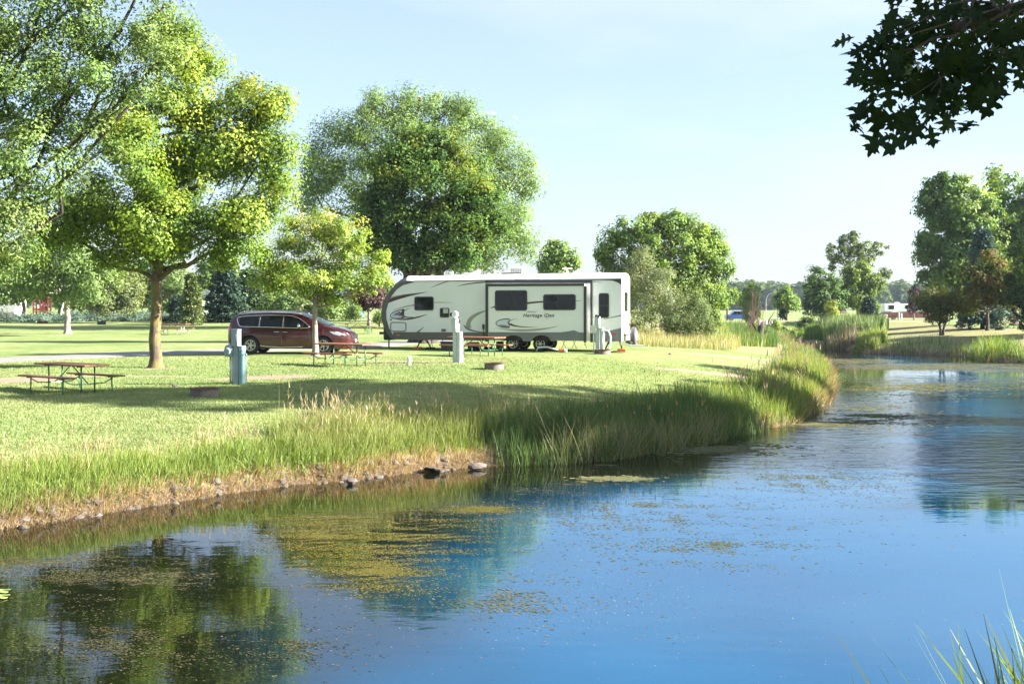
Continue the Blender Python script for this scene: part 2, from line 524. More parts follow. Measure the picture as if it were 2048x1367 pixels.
def ground_mat():
    m = bpy.data.materials.new('lawn_and_soil')
    nt, bs = nodes(m)
    v = objvec(nt)
    at = nt.nodes.new('ShaderNodeAttribute'); at.attribute_name = 'tint'
    sp = nt.nodes.new('ShaderNodeSeparateColor'); nt.links.new(at.outputs['Color'], sp.inputs[0])
    big = noise(nt, 0.22, 4, 0.6, v)
    mid = noise(nt, 2.3, 5, 0.65, v)
    fine = noise(nt, 38, 4, 0.7, v)
    g1 = ramp(nt, big, [(0.35, (0.16, 0.22, 0.07)), (0.55, (0.21, 0.25, 0.095)), (0.72, (0.27, 0.28, 0.13))])
    g2 = ramp(nt, mid, [(0.3, (0.62, 0.70, 0.62)), (0.7, (1.22, 1.15, 1.15))])
    c = mixc(nt, 1.0, g1, g2, 'MULTIPLY')
    g3 = ramp(nt, fine, [(0.3, (0.72, 0.75, 0.7)), (0.7, (1.22, 1.18, 1.22))])
    c = mixc(nt, 1.0, c, g3, 'MULTIPLY')
    dry = ramp(nt, noise(nt, 5, 5, 0.7, v), [(0.3, (0.21, 0.165, 0.085)), (0.7, (0.34, 0.28, 0.16))])
    fr = nt.nodes.new('ShaderNodeMath'); fr.operation = 'MULTIPLY'; fr.inputs[1].default_value = 0.55
    nt.links.new(sp.outputs[1], fr.inputs[0])
    c = mixc(nt, fr.outputs[0], c, dry)
    soil = ramp(nt, noise(nt, 9, 6, 0.7, v), [(0.3, (0.16, 0.11, 0.075)), (0.55, (0.30, 0.23, 0.165)), (0.75, (0.42, 0.35, 0.27))])
    ad = nt.nodes.new('ShaderNodeMath'); ad.operation = 'ADD'
    sb = nt.nodes.new('ShaderNodeMath'); sb.operation = 'MULTIPLY_ADD'; sb.inputs[1].default_value = 1.6; sb.inputs[2].default_value = -0.8
    nt.links.new(mid, sb.inputs[0]); nt.links.new(sb.outputs[0], ad.inputs[0]); nt.links.new(sp.outputs[0], ad.inputs[1])
    fs = ramp(nt, ad.outputs[0], [(0.5, (0, 0, 0)), (0.85, (1, 1, 1))])
    soil = mixc(nt, sp.outputs[2], soil, ramp(nt, noise(nt, 14, 6, 0.75, v), [(0.35, (0.035, 0.026, 0.018)), (0.55, (0.12, 0.088, 0.06)), (0.75, (0.28, 0.22, 0.16))]))
    c = mixc(nt, fs, c, soil)
    nt.links.new(c, bs.inputs['Base Color'])
    bs.inputs['Roughness'].default_value = 0.95
    bs.inputs['Specular IOR Level'].default_value = 0.1
    bump(nt, bs, fine, 0.4, 0.03)
    return m
gr = mesh_arrays('ground', V, Fq, ground_mat(), col=colr, smooth=True)
tag(gr, 'mown grassy banks of the campground round the pond', kind='structure')

# ---- camp road: a sheet that follows the ground
def ribbon(name, pts, width, m, lift, label, step=0.7, cols=8):
    cl = []
    for a, b in zip(pts[:-1], pts[1:]):
        n = max(1, int((Vector(b) - Vector(a)).length / step))
        for i in range(n): cl.append(Vector(a).lerp(Vector(b), i / n))
    cl.append(Vector(pts[-1]))
    for _ in range(14):
        cl = [cl[0]] + [(cl[i - 1] + cl[i] * 2 + cl[i + 1]) / 4 for i in range(1, len(cl) - 1)] + [cl[-1]]
    vs, n = [], len(cl)
    for i, p in enumerate(cl):
        t = (cl[min(i + 1, n - 1)] - cl[max(i - 1, 0)]).normalized(); nn = Vector((-t.y, t.x))
        wj = width * (1 + 0.04 * math.sin(i * 0.9) + 0.03 * math.sin(i * 2.3))
        for k in range(cols + 1):
            q = p + nn * (k / cols - 0.5) * wj
            vs.append((q.x, q.y, 0))
    vs = np.array(vs)
    gzv = ground(vs[:, 0], vs[:, 1])
    u = np.tile(np.abs(np.linspace(-1, 1, cols + 1)), n)
    vs[:, 2] = gzv + np.where(u > 0.98, -0.04, lift)
    idx = np.arange(len(vs)).reshape(n, cols + 1)
    fs = np.stack([idx[:-1, :-1].ravel(), idx[:-1, 1:].ravel(), idx[1:, 1:].ravel(), idx[1:, :-1].ravel()], 1)
    o = mesh_arrays(name, vs, fs, m, smooth=True)
    return tag(o, label, kind='structure')
def asphalt():
    m = bpy.data.materials.new('worn_asphalt')
    nt, bs = nodes(m); v = objvec(nt)
    c = ramp(nt, noise(nt, 60, 4, 0.7, v), [(0.3, (0.11, 0.105, 0.10)), (0.7, (0.24, 0.235, 0.225))])
    c = mixc(nt, ramp(nt, noise(nt, 0.8, 4, 0.6, v), [(0.35, (0, 0, 0)), (0.8, (0.6, 0.6, 0.6))]), c, (0.27, 0.25, 0.22))
    nt.links.new(c, bs.inputs['Base Color']); bs.inputs['Roughness'].default_value = 0.9
    bump(nt, bs, noise(nt, 90, 3, 0.6, v), 0.4, 0.01)
    return m
M['asphalt'] = asphalt()
r0 = [G(px, py) for px, py in [(-300, 735), (0, 719.5), (150, 712.5), (300, 706.5), (450, 701.5)]]
road_pts = [(p.x, p.y) for p in r0] + [(-8.5, 54.5), (-6.5, 60), (-4.5, 66), (2, 74), (9, 82), (14, 95)]
ribbon('road', road_pts, 3.0, M['asphalt'], 0.03, 'narrow grey asphalt camp road curving behind the minivan')
ribbon('road', [(13, 136), (30, 136), (60, 136), (110, 140)], 3.6, M['asphalt'], 0.03, 'camp road along the top of the culvert embankment')

# ---- water
def water_mat():
    m = bpy.data.materials.new('pond_water')
    nt, bs = nodes(m)
    v = objvec(nt)
    at = nt.nodes.new('ShaderNodeAttribute'); at.attribute_name = 'tint'
    sp = nt.nodes.new('ShaderNodeSeparateColor'); nt.links.new(at.outputs['Color'], sp.inputs[0])
    bs.inputs['IOR'].default_value = 1.35
    # film of algae and duckweed floating on top: patchy, speckled
    n1 = noise(nt, 1.1, 5, 0.65, objvec(nt, (0.6, 1.0, 1)))
    n2 = noise(nt, 24, 3, 0.7, v)
    n3 = noise(nt, 6, 4, 0.7, objvec(nt, (0.6, 1, 1)))
    a1 = nt.nodes.new('ShaderNodeMath'); a1.operation = 'MULTIPLY_ADD'; a1.inputs[1].default_value = 0.85
    nt.links.new(n1, a1.inputs[0]); nt.links.new(sp.outputs[0], a1.inputs[2])
    a2 = nt.nodes.new('ShaderNodeMath'); a2.operation = 'MULTIPLY_ADD'; a2.inputs[1].default_value = 0.8
    nt.links.new(n2, a2.inputs[0]); nt.links.new(a1.outputs[0], a2.inputs[2])
    a3 = nt.nodes.new('ShaderNodeMath'); a3.operation = 'MULTIPLY_ADD'; a3.inputs[1].default_value = 0.7
    nt.links.new(n3, a3.inputs[0]); nt.links.new(a2.outputs[0], a3.inputs[2])
    f = ramp(nt, a3.outputs[0], [(0.0, (0, 0, 0)), (1, (1, 1, 1))])
    mr = nt.nodes.new('ShaderNodeMapRange'); mr.inputs['From Min'].default_value = 1.60; mr.inputs['From Max'].default_value = 1.78
    nt.links.new(a3.outputs[0], mr.inputs['Value'])
    sc = ramp(nt, n3, [(0.3, (0.04, 0.045, 0.016)), (0.5, (0.085, 0.08, 0.024)), (0.68, (0.15, 0.115, 0.035))])
    painted_refl = ramp(nt, noise(nt, 0.25, 3, 0.5, v), [(0.35, (0.001, 0.048, 0.115)), (0.7, (0.003, 0.066, 0.145))])  # blue of the reflected sky, painted into the base colour
    painted_refl = mixc(nt, sp.outputs[1], (0.005, 0.006, 0.003), painted_refl)  # near-black painted where the left bank trees reflect
    c = mixc(nt, mr.outputs[0], painted_refl, sc)
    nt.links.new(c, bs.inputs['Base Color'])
    rr = nt.nodes.new('ShaderNodeMapRange'); rr.inputs['To Min'].default_value = 0.025; rr.inputs['To Max'].default_value = 0.75
    nt.links.new(mr.outputs[0], rr.inputs['Value']); rw_ = nt.nodes.new('ShaderNodeMath'); rw_.operation = 'MULTIPLY_ADD'; rw_.inputs[1].default_value = 0.12; nt.links.new(sp.outputs[2], rw_.inputs[0]); nt.links.new(rr.outputs[0], rw_.inputs[2]); nt.links.new(rw_.outputs[0], bs.inputs['Roughness'])
    b1 = nt.nodes.new('ShaderNodeBump'); b1.inputs['Distance'].default_value = 0.05
    bst = nt.nodes.new('ShaderNodeMapRange'); bst.inputs['To Min'].default_value = 0.05; bst.inputs['To Max'].default_value = 0.6
    nt.links.new(sp.outputs[2], bst.inputs['Value']); nt.links.new(bst.outputs[0], b1.inputs['Strength'])
    nt.links.new(noise(nt, 2.6, 3, 0.55, objvec(nt, (0.45, 1, 1))), b1.inputs['Height'])
    b2 = nt.nodes.new('ShaderNodeBump'); b2.inputs['Strength'].default_value = 0.5; b2.inputs['Distance'].default_value = 0.012
    nt.links.new(mr.outputs[0], b2.inputs['Height']); nt.links.new(b1.outputs[0], b2.inputs['Normal'])
    nt.links.new(b2.outputs[0], bs.inputs['Normal'])
    return m
wx = axis([(-62, -16, 2), (-16, 35, .33), (35, 60, 2)])
wy = axis([(-36, 8, 2), (8, 40, .33), (40, 134, 1.0)])
WX, WY = np.meshgrid(wx, wy)
wxf, wyf = WX.ravel(), WY.ravel()
wpx = CX + F * wxf / np.maximum(wyf, 1); wpy = HY + F * H / np.maximum(wyf, 1)
dens = np.full(len(wxf), 0.02)
def wblob(cx, cy, rx, ry, a):
    global dens
    u = ((wpx - cx) / rx) ** 2 + ((wpy - cy) / ry) ** 2
    dens = np.maximum(dens, a * np.clip(1.6 - 1.1 * u, 0, 1) ** 0.7)
SCUM = [(800, 1070, 230, 56, .22), (960, 1018, 90, 10, .40), (620, 1075, 140, 50, .22), (700, 1035, 160, 14, .36), (740, 1150, 150, 60, .26), (180, 1150, 320, 55, .34), (200, 1290, 300, 110, .18),
        (1250, 1010, 380, 60, .30), (1500, 985, 300, 40, .26), (1750, 935, 350, 40, .27), (1450, 1070, 300, 50, .24), (1580, 1110, 260, 40, .20), (1800, 1030, 250, 40, .2),
        (1000, 1200, 180, 60, .16), (1700, 850, 160, 20, .22), (1900, 760, 220, 12, .40), (1900, 733, 260, 8, .50), (1640, 848, 90, 7, .62), (1220, 958, 60, 5, .5), (1180, 930, 80, 4, .4),
        (1700, 722, 120, 6, .45), (1560, 690, 60, 10, .60), (2000, 740, 120, 6, .5), (1850, 800, 250, 30, .16), (1450, 900, 180, 14, .30), (1330, 938, 140, 8, .25)]
for s_ in SCUM: wblob(*s_)
idx = np.arange(len(wxf)).reshape(len(wy), len(wx))
Fq = np.stack([idx[:-1, :-1].ravel(), idx[:-1, 1:].ravel(), idx[1:, 1:].ravel(), idx[1:, :-1].ravel()], 1)
wt = mesh_arrays('water', np.stack([wxf, wyf, np.zeros(len(wxf))], 1), Fq, water_mat(), col=np.stack([dens, sstep(-3.0, 0.6, wxf - 0.12 * (wyf - 12) + 0.5 * np.sin(wxf * 1.7) * np.sin(wyf * 1.1)) * np.maximum(sstep(2.0, 5.5, -shore_d(wxf, wyf)), sstep(-1.8, 0.4, wxf) * (wyf < 20)), np.clip(1.4 - ((wpx - 1950) / 560) ** 2 - ((wpy - 880) / 105) ** 2, 0, 1)], 1), smooth=True)  # G channel: where the painted sky blue replaces the painted dark reflection
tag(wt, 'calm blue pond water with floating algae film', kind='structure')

# ---- algae flakes lying on the water
def px_scatter(n, rows, seed):
    """points on the water, drawn evenly in the given photo ellipses"""
    r = np.random.RandomState(seed); out = []
    for cx, cy, rx, ry, k in rows:
        m = int(n * k); a = r.uniform(0, 6.283, m); q = np.abs(r.normal(0, 0.52, m)) + .12 * r.rand(m)
        px = cx + np.cos(a) * rx * q; py = cy + np.sin(a) * ry * q
        d = H * F / (py - HY)
        out.append(np.stack([(px - CX) / F * d, d], 1))
    return np.concatenate(out)
def cl_noise(x, y, s, seed):
    r = np.random.RandomState(seed); t = np.zeros(len(x))
    for i in range(7):
        a = r.uniform(0, 6.283); f = s * (0.6 + 0.5 * i); t += np.sin((x * math.cos(a) + y * math.sin(a)) * f + r.uniform(0, 6.28)) / (1 + 0.35 * i)
    return t
def flakes(name, pts, smin, smax, pal, label, seed, zt=0.006, thr=None, nscale=3.0):
    r = np.random.RandomState(seed)
    if thr is not None:
        pts = pts[cl_noise(pts[:, 0] * 1.2, pts[:, 1] * 3.0, nscale * 2.2, seed + 50) * .9 + cl_noise(pts[:, 0] * .55, pts[:, 1] * 1.3, nscale, seed) + r.uniform(-1.5, 1.5, len(pts)) > thr]
    pts = pts[shore_d(pts[:, 0], pts[:, 1]) < -0.05]
    n = len(pts); k = 4
    s = r.uniform(smin, smax, n) ; a0 = r.uniform(0, 6.283, n); st = r.uniform(0.5, 1.0, n)
    V = np.zeros((n, k, 3))
    for j in range(k):
        q = s * r.uniform(0.5, 1.3, n); a = a0 + (j + r.uniform(-.25, .25, n)) * 6.283 / k
        V[:, j, 0] = pts[:, 0] + np.cos(a) * q; V[:, j, 1] = pts[:, 1] + np.sin(a) * q * st; V[:, j, 2] = r.uniform(0.15, 1, n) * zt
    fs = np.arange(n * k).reshape(-1, k)
    pal = np.array(pal); c = pal[r.randint(0, len(pal), n)] * r.uniform(0.7, 1.3, (n, 1))
    o = mesh_arrays(name, V.reshape(-1, 3), fs, M['grass'], col=np.repeat(c, k, 0))
    return tag(o, label, 'algae', kind='stuff')
ALG = [(0.17, 0.145, 0.022), (0.11, 0.115, 0.018), (0.21, 0.16, 0.035), (0.05, 0.065, 0.016), (0.20, 0.18, 0.07)]
flakes('algae', px_scatter(40000, [(830, 1070, 210, 55, 1), (640, 1070, 130, 50, .45), (965, 1018, 90, 8, .25), (760, 1140, 150, 60, .5), (690, 1035, 160, 12, .25)], 5), 0.005, 0.020, ALG, 'clumped yellow and brown algae floating mid pond', 21, 0.007, 0.5, 4.0)
flakes('algae', px_scatter(9000, [(150, 1150, 330, 60, 1), (250, 1280, 300, 90, .7), (600, 1290, 160, 80, .2)], 6), 0.006, 0.02, [(0.11, 0.10, 0.05), (0.075, 0.075, 0.03), (0.045, 0.05, 0.02)], 'fine brown floating plant bits near the left shore', 22, 0.008, 0.0, 5.0)
flakes('algae', px_scatter(9000, [(1300, 1020, 420, 70, 1), (1600, 960, 400, 50, .8), (1450, 1090, 350, 60, .5), (1000, 1200, 200, 70, .25)], 7), 0.008, 0.030, [(0.13, 0.14, 0.06), (0.09, 0.11, 0.05), (0.15, 0.12, 0.04)], 'thin speckles of algae scattered over the blue water', 23, 0.008, 0.6, 2.6)
flakes('algae', px_scatter(2600, [(1100, 1200, 1000, 160, 1)], 8), 0.004, 0.012, [(0.10, 0.09, 0.05), (0.3, 0.28, 0.2), (0.2, 0.1, 0.08)], 'sparse specks and seeds drifting on open water', 24, 0.006)
flakes('algae', px_scatter(9000, [(1860, 735, 200, 10, 1), (1700, 722, 100, 5, .3), (1850, 775, 230, 22, .8), (1560, 688, 50, 6, .5), (1640, 846, 90, 6, .3), (1420, 898, 170, 14, .6), (1230, 957, 70, 4, .12), (1750, 830, 140, 24, .5)], 9), 0.03, 0.10, [(0.16, 0.17, 0.07), (0.11, 0.13, 0.06), (0.22, 0.19, 0.10)], 'streaks of algae and duckweed in the far channel', 25, 0.01, -0.1, 1.6)

# ------------------------------------------------------------------ foliage
def leaf_quads(C, size, nrm, r, narrow=0.62):
    """C (N,3) leaf bases; returns verts of one folded kite per leaf"""
    n = len(C)
    d = r.normal(size=(n, 3)); d /= np.linalg.norm(d, axis=1)[:, None]
    nn = nrm + r.normal(size=(n, 3)) * 0.34; nn /= np.linalg.norm(nn, axis=1)[:, None] + 1e-9
    d = d - nn * (d * nn).sum(1)[:, None]; d /= np.linalg.norm(d, axis=1)[:, None] + 1e-9
    s = np.cross(nn, d)
    L = (size * r.uniform(0.65, 1.25, n))[:, None]
    V = np.zeros((n, 4, 3))
    V[:, 0] = C
    V[:, 1] = C + d * L * 0.5 + s * L * narrow * 0.5 + nn * L * 0.12
    V[:, 2] = C + d * L - nn * L * 0.15
    V[:, 3] = C + d * L * 0.5 - s * L * narrow * 0.5 + nn * L * 0.12
    return V.reshape(-1, 3)

def clumps_of(lobes, per, r, cr, fill=0.5):
    """clump centres scattered through the outer part of each lobe; returns centres, outward direction"""
    cs, ns = [], []
    vols = np.array([(l[1] * l[2] * l[3]) ** (2 / 3) for l in lobes]); vols = vols / vols.sum()
    for l, v in zip(lobes, vols):
        k = max(3, int(per * v))
        q = r.normal(size=(k, 3)); q /= np.linalg.norm(q, axis=1)[:, None]
        rad = (fill + (1 - fill) * r.uniform(0, 1, k) ** 0.6)[:, None] * np.where(r.rand(k, 1) < .13, r.uniform(1.12, 1.38, (k, 1)), r.uniform(0.78, 1.12, (k, 1)))
        cs.append(np.array(l[0]) + q * rad * np.array([l[1], l[2], l[3]])); ns.append(q)
    return np.concatenate(cs), np.concatenate(ns)

def crown_mesh(name, lobes, nleaf, size, pal, parent, seed, clump=0.45, nclump=None, narrow=0.62, flat=0.75, droop=0.0, mat_=None, fill=0.5, tips=None):
    r = np.random.RandomState(seed)
    nclump = nclump or max(20, nleaf // 55)
    cc, nn = clumps_of(lobes, nclump, r, clump, fill)
    nclump = len(cc)
    w = r.uniform(0.3, 1.0, nclump); w /= w.sum()
    ci = r.choice(nclump, nleaf, p=w)
    csz = (clump * r.uniform(0.6, 1.5, nclump))[ci][:, None]
    off = np.clip(r.normal(size=(nleaf, 3)), -1.55, 1.55) * csz * 0.55 * np.array([1, 1, flat])
    if droop: off[:, 2] -= np.abs(r.normal(size=nleaf)) * droop
    C = cc[ci] + off
    od = off / (np.linalg.norm(off, axis=1)[:, None] + 1e-6)
    up = np.array([0, 0, 0.45]) + nn[ci] * 0.55 + od * 0.75
    V = leaf_quads(C, size, up, r, narrow)
    pal = np.array(pal)
    pk = r.randint(0, len(pal), nclump)[ci]
    pk = np.where(r.rand(nleaf) < 0.15, r.randint(0, len(pal), nleaf), pk)
    col = pal[pk] * (r.uniform(0.78, 1.25, nclump)[ci] * r.uniform(0.9, 1.1, nleaf))[:, None]
    if tips is not None:      # young growth at the ends of the shoots
        z0 = cc[:, 2].min(); z1 = cc[:, 2].max()
        young = r.rand(nclump) < 0.5 * np.clip((cc[:, 2] - z0) / (z1 - z0), 0, 1) ** 1.3
        t = young[ci] & (r.rand(nleaf) < .8)
        col[t] = np.array(tips) * r.uniform(0.8, 1.2, (t.sum(), 1))
    fs = np.arange(nleaf * 4).reshape(-1, 4)
    o = mesh_arrays(name, V, fs, mat_ or M['leaf'], parent, col=np.repeat(col, 4, 0))
    return o, cc

def limbs(mb, p0, p1, r0, r1, r, seg=6, sag=0.0, wob=0.12, n=7):
    L = (p1 - p0).length; pts = []; rs = []
    for i in range(seg + 1):
        t = i / seg
        q = p0.lerp(p1, t) + Vector((r.uniform(-1, 1), r.uniform(-1, 1), r.uniform(-.6, .6))) * wob * L * 0.18 * math.sin(math.pi * t)
        q.z += sag * L * math.sin(math.pi * t)
        pts.append(q); rs.append(r0 + (r1 - r0) * t ** 0.8)
    mb.tube(pts, rs, n)
    return pts

def tree(name, label, base, s_d, lobes_px, nleaf, size, pal, seed, trunk_r=0.2, fork=None, lean=(0, 0), barkm='bark', group=None, clump=0.45,
         narrow=0.62, droop=0.0, flat=0.75, twigs=26, fill=0.5, cat='tree', tips=None, forks=1, nclump=None, trunk=True, rootsw=1.5, limb_r=0.42):
    """base: world point of the trunk foot; lobes_px: (px, py, rx, ry[, depth offset]) read at distance s_d"""
    r = np.random.RandomState(seed)
    b = Vector(base)
    root = empty(name, b, 0, label, cat, group)
    sc = F / s_d
    lob = []
    for l in lobes_px:
        dy = l[4] if len(l) > 4 else r.uniform(-0.25, 0.25) * l[2] / sc
        c = P(l[0], l[1], s_d + dy) - b
        rx, ry = l[2] / sc, l[3] / sc
        lob.append((c, rx, max(min(rx, ry) * 1.0, 0.5 * (rx + ry) * 0.85), ry))
    o, cc = crown_mesh('crown', lob, nleaf, size, pal, root, seed + 1, clump, nclump, narrow, flat, droop, fill=fill, tips=tips)
    if trunk:
        mb = MB()
        if fork is None: fork = min(l[0].z - l[3] * 0.3 for l in lob)
        zc = np.mean([l[0].z for l in lob]); xc = np.mean([l[0].x for l in lob]); yc = np.mean([l[0].y for l in lob])
        for k in range(forks):
            a = 6.283 * k / forks + 0.6
            o0 = Vector((math.cos(a), math.sin(a) * 0.5, 0)) * (trunk_r * 1.6 if forks > 1 else 0)
            top = Vector((lean[0] + o0.x * 2.2, lean[1] + o0.y * 2.2, fork))
            pts = [o0 + Vector((0, 0, -0.25)), o0 + Vector((0, 0, 0.03)), o0 + Vector((0, 0, 0.12)), o0 + Vector((0, 0, 0.35))]
            rs = [trunk_r * rootsw * 1.15, trunk_r * rootsw, trunk_r * 1.22, trunk_r * 1.05]
            for i in range(1, 6):
                t = i / 5; q = (o0 + Vector((0, 0, 0.35))).lerp(top, t)
                q += Vector((r.uniform(-1, 1), r.uniform(-1, 1), 0)) * trunk_r * 0.28 * (0 if i == 5 else 1)
                pts.append(q); rs.append(trunk_r * (1.0 - 0.25 * t))
            mb.tube(pts, rs, 12)
            ls = lob[k::forks] if forks > 1 else lob
            hi = max(ls or lob, key=lambda q: q[0].z - 1.2 * abs(q[0].x - top.x)); ltop = Vector(hi[0])
            lead = limbs(mb, top - Vector((0, 0, .1)), ltop, trunk_r * 0.72, trunk_r * 0.15, r, sag=0.0, wob=0.5, n=9, seg=10)
            for l in ls:
                c = Vector(l[0])
                hd = math.hypot(c.x - top.x, c.y - top.y)
                t_ = max(0.0, min(0.85, (c.z - hd * 0.75 - top.z) / max(lead[-1].z - top.z, .1)))
                start = lead[int(t_ * (len(lead) - 1))] - Vector((0, 0, r.uniform(0, 0.16) * fork * (1 if t_ == 0 else 0)))
                tgt = c + Vector((0, 0, l[3] * 0.2))
                if t_ == 0 and c.z - start.z < 0.42 * hd and forks == 1 and fork > 2.0: start = lead[2]; tgt = c + Vector((0, 0, l[3] * .5))
                pp = limbs(mb, start, tgt, trunk_r * limb_r * r.uniform(0.75, 1.1), trunk_r * 0.12, r, sag=-0.05, wob=0.6, n=6)
                near = [Vector(q) for q in cc if abs(q[0] - c.x) < l[1] and abs(q[1] - c.y) < l[2] and abs(q[2] - c.z) < l[3]]
                random.Random(seed).shuffle(near)
                for q in near[:max(2, twigs // len(lob))]:
                    i0 = r.randint(2, len(pp))
                    limbs(mb, pp[i0], q, trunk_r * 0.13, trunk_r * 0.03, r, seg=4, wob=0.6, n=4)
        mb.build('trunk', M[barkm], root, smooth=True)
    return root

MAPLE = [(0.18, 0.265, 0.038), (0.14, 0.225, 0.038), (0.23, 0.305, 0.045), (0.10, 0.18, 0.032), (0.16, 0.25, 0.042)]
ASH = [(0.155, 0.24, 0.065), (0.19, 0.27, 0.08), (0.125, 0.205, 0.055), (0.225, 0.29, 0.095)]
WILLOW = [(0.18, 0.27, 0.085), (0.22, 0.31, 0.10), (0.145, 0.225, 0.07), (0.175, 0.26, 0.085)]
SILVER = [(0.20, 0.235, 0.125), (0.24, 0.27, 0.15), (0.16, 0.20, 0.10)]
DARKM = [(0.075, 0.15, 0.032), (0.10, 0.175, 0.034), (0.06, 0.12, 0.03), (0.12, 0.18, 0.034)]
POPLAR = [(0.16, 0.25, 0.055), (0.195, 0.28, 0.06), (0.12, 0.20, 0.05), (0.21, 0.28, 0.065)]
COTTON = [(0.13, 0.22, 0.055), (0.18, 0.27, 0.07), (0.22, 0.30, 0.09), (0.09, 0.165, 0.045)]
PLUM = [(0.045, 0.018, 0.026), (0.07, 0.03, 0.04), (0.03, 0.014, 0.02)]
SPRUCE = [(0.035, 0.07, 0.048), (0.05, 0.09, 0.06), (0.028, 0.055, 0.04)]
OLIVE = [(0.10, 0.135, 0.028), (0.14, 0.16, 0.035), (0.065, 0.10, 0.024), (0.14, 0.115, 0.035)]

# main maple beside the road
b = G(312, 735)
tree('maple_tree', 'large bright yellow green maple with mossy trunk left of the minivan', b, 40.0,
     [(390, 125, 62, 52), (335, 75, 50, 40, .5), (500, 205, 68, 52), (545, 300, 48, 58), (440, 300, 90, 80), (270, 315, 62, 70, -2.0), (300, 430, 95, 68, -1.2), (410, 440, 90, 60),
      (500, 425, 60, 55), (190, 410, 80, 70), (120, 450, 75, 50), (380, 200, 70, 60), (250, 235, 62, 55, -1.0), (470, 505, 70, 32), (350, 330, 80, 70, 1.5), (560, 370, 34, 34), (230, 500, 60, 30), (330, 490, 60, 26), (540, 215, 34, 44)],
     92000, 0.115, MAPLE, 31, trunk_r=0.20, fork=3.55, lean=(0.05, 0), barkm='bark_moss', clump=0.55, twigs=70, tips=(0.31, 0.36, 0.05), fill=0.35, nclump=430, limb_r=0.5)
# big ash at the left edge, its trunk outside the frame
b = on(-190, 36)
tree('ash_tree', 'tall dark green ash whose leafy boughs fill the upper left corner', b, 34.0,
     [(20, 55, 110, 60), (140, 30, 90, 55), (245, 70, 80, 55), (325, 125, 52, 50), (150, 150, 105, 66), (20, 190, 90, 75), (60, 320, 90, 80), (0, 430, 80, 70), (130, 250, 70, 60), (285, 190, 50, 42),
      (-130, 120, 150, 150), (-170, 340, 150, 120), (-60, -80, 210, 90), (330, 15, 52, 20), (120, -50, 160, 50), (40, 505, 60, 34), (-120, 500, 130, 60), (300, -50, 80, 40), (200, 310, 42, 30)],
     80000, 0.12, ASH, 41, trunk_r=0.32, fork=3.4, barkm='bark_dark', limb_r=0.3, clump=0.55, twigs=32, narrow=0.46, fill=0.45, nclump=460)
# young maple in front of the minivan
b = G(631, 711)
tree('maple_tree', 'small round yellow maple standing in front of the minivan', b, b.y,
     [(640, 452, 46, 34), (690, 470, 50, 36), (590, 462, 42, 34), (640, 505, 88, 46), (738, 530, 36, 30), (545, 520, 46, 34), (625, 555, 92, 36), (705, 560, 58, 34), (535, 560, 34, 26), (650, 585, 60, 20), (755, 558, 22, 22)],
     34000, 0.095, [(0.24, 0.33, 0.06), (0.30, 0.37, 0.075), (0.18, 0.28, 0.05)], 51, trunk_r=0.12, fork=2.3, barkm='bark_pale', clump=0.34, twigs=50, tips=(0.40, 0.39, 0.10), fill=0.4, nclump=260)
# dark maple behind the trailer
b = on(846, 62)
tree('maple_tree', 'dense dark green maple rising right behind the travel trailer', b, 62.0,
     [(850, 290, 66, 44), (790, 330, 58, 50), (915, 328, 56, 50), (850, 385, 110, 66), (762, 420, 62, 62), (945, 410, 62, 60), (850, 460, 125, 62), (778, 500, 66, 34), (930, 500, 70, 36), (985, 450, 26, 40), (850, 515, 100, 16), (745, 480, 40, 40)],
     54000, 0.17, DARKM, 61, trunk_r=0.3, fork=3.0, barkm='bark_dark', clump=0.55, twigs=50, tips=(0.17, 0.21, 0.03), fill=0.45, nclump=380, forks=3)
# great willow
b = on(830, 92)
tree('willow_tree', 'huge pale green willow towering behind the dark maple', b, 92.0,
     [(765, 215, 52, 40), (840, 200, 56, 30), (800, 200, 20, 24), (940, 228, 50, 36), (690, 262, 50, 48), (1000, 295, 46, 52), (640, 330, 46, 62), (1040, 350, 38, 48), (625, 385, 34, 34), (1035, 440, 40, 50), (985, 480, 60, 44),
      (1050, 490, 30, 22), (800, 290, 120, 76), (905, 300, 100, 76), (700, 370, 84, 66), (985, 385, 66, 70), (900, 205, 30, 26), (1060, 340, 20, 30), (960, 520, 60, 20)],
     66000, 0.27, WILLOW, 71, trunk_r=0.6, fork=4.0, clump=0.95, narrow=0.34, droop=0.2, twigs=50, fill=0.5, nclump=520)
# poplar right of the trailer and its bushes
b = on(1330, 90)
tree('poplar_tree', 'broad round green poplar on the rise right of the trailer', b, 90.0,
     [(1255, 462, 44, 30), (1320, 452, 52, 28), (1385, 460, 46, 30), (1222, 500, 30, 34), (1418, 500, 40, 40), (1335, 505, 96, 50), (1440, 540, 26, 28), (1400, 570, 48, 44), (1320, 565, 76, 50), (1228, 545, 26, 26), (1415, 615, 40, 30), (1290, 440, 24, 16), (1350, 435, 26, 14)],
     40000, 0.22, POPLAR, 81, trunk_r=0.4, fork=3.0, clump=0.6, twigs=50, nclump=320)
def shrub(label, px, d, lobes, n, size, pal, seed, name='shrub', cat='shrub', group=None, **k):
    kw = dict(trunk_r=0.05, fork=0.35, forks=3, clump=0.4, twigs=30, rootsw=1.1)
    kw.update(k)
    return tree(name, label, on(px, d), d, lobes, n, size, pal, seed, cat=cat, group=group, **kw)
shrub('tall silvery willow shrub directly behind the trailer spare wheel', 1295, 72, [(1275, 560, 26, 50), (1300, 600, 50, 50), (1270, 640, 36, 34), (1320, 560, 30, 30), (1290, 520, 20, 26), (1340, 610, 36, 40)], 12000, 0.17, SILVER, 91, narrow=0.3)
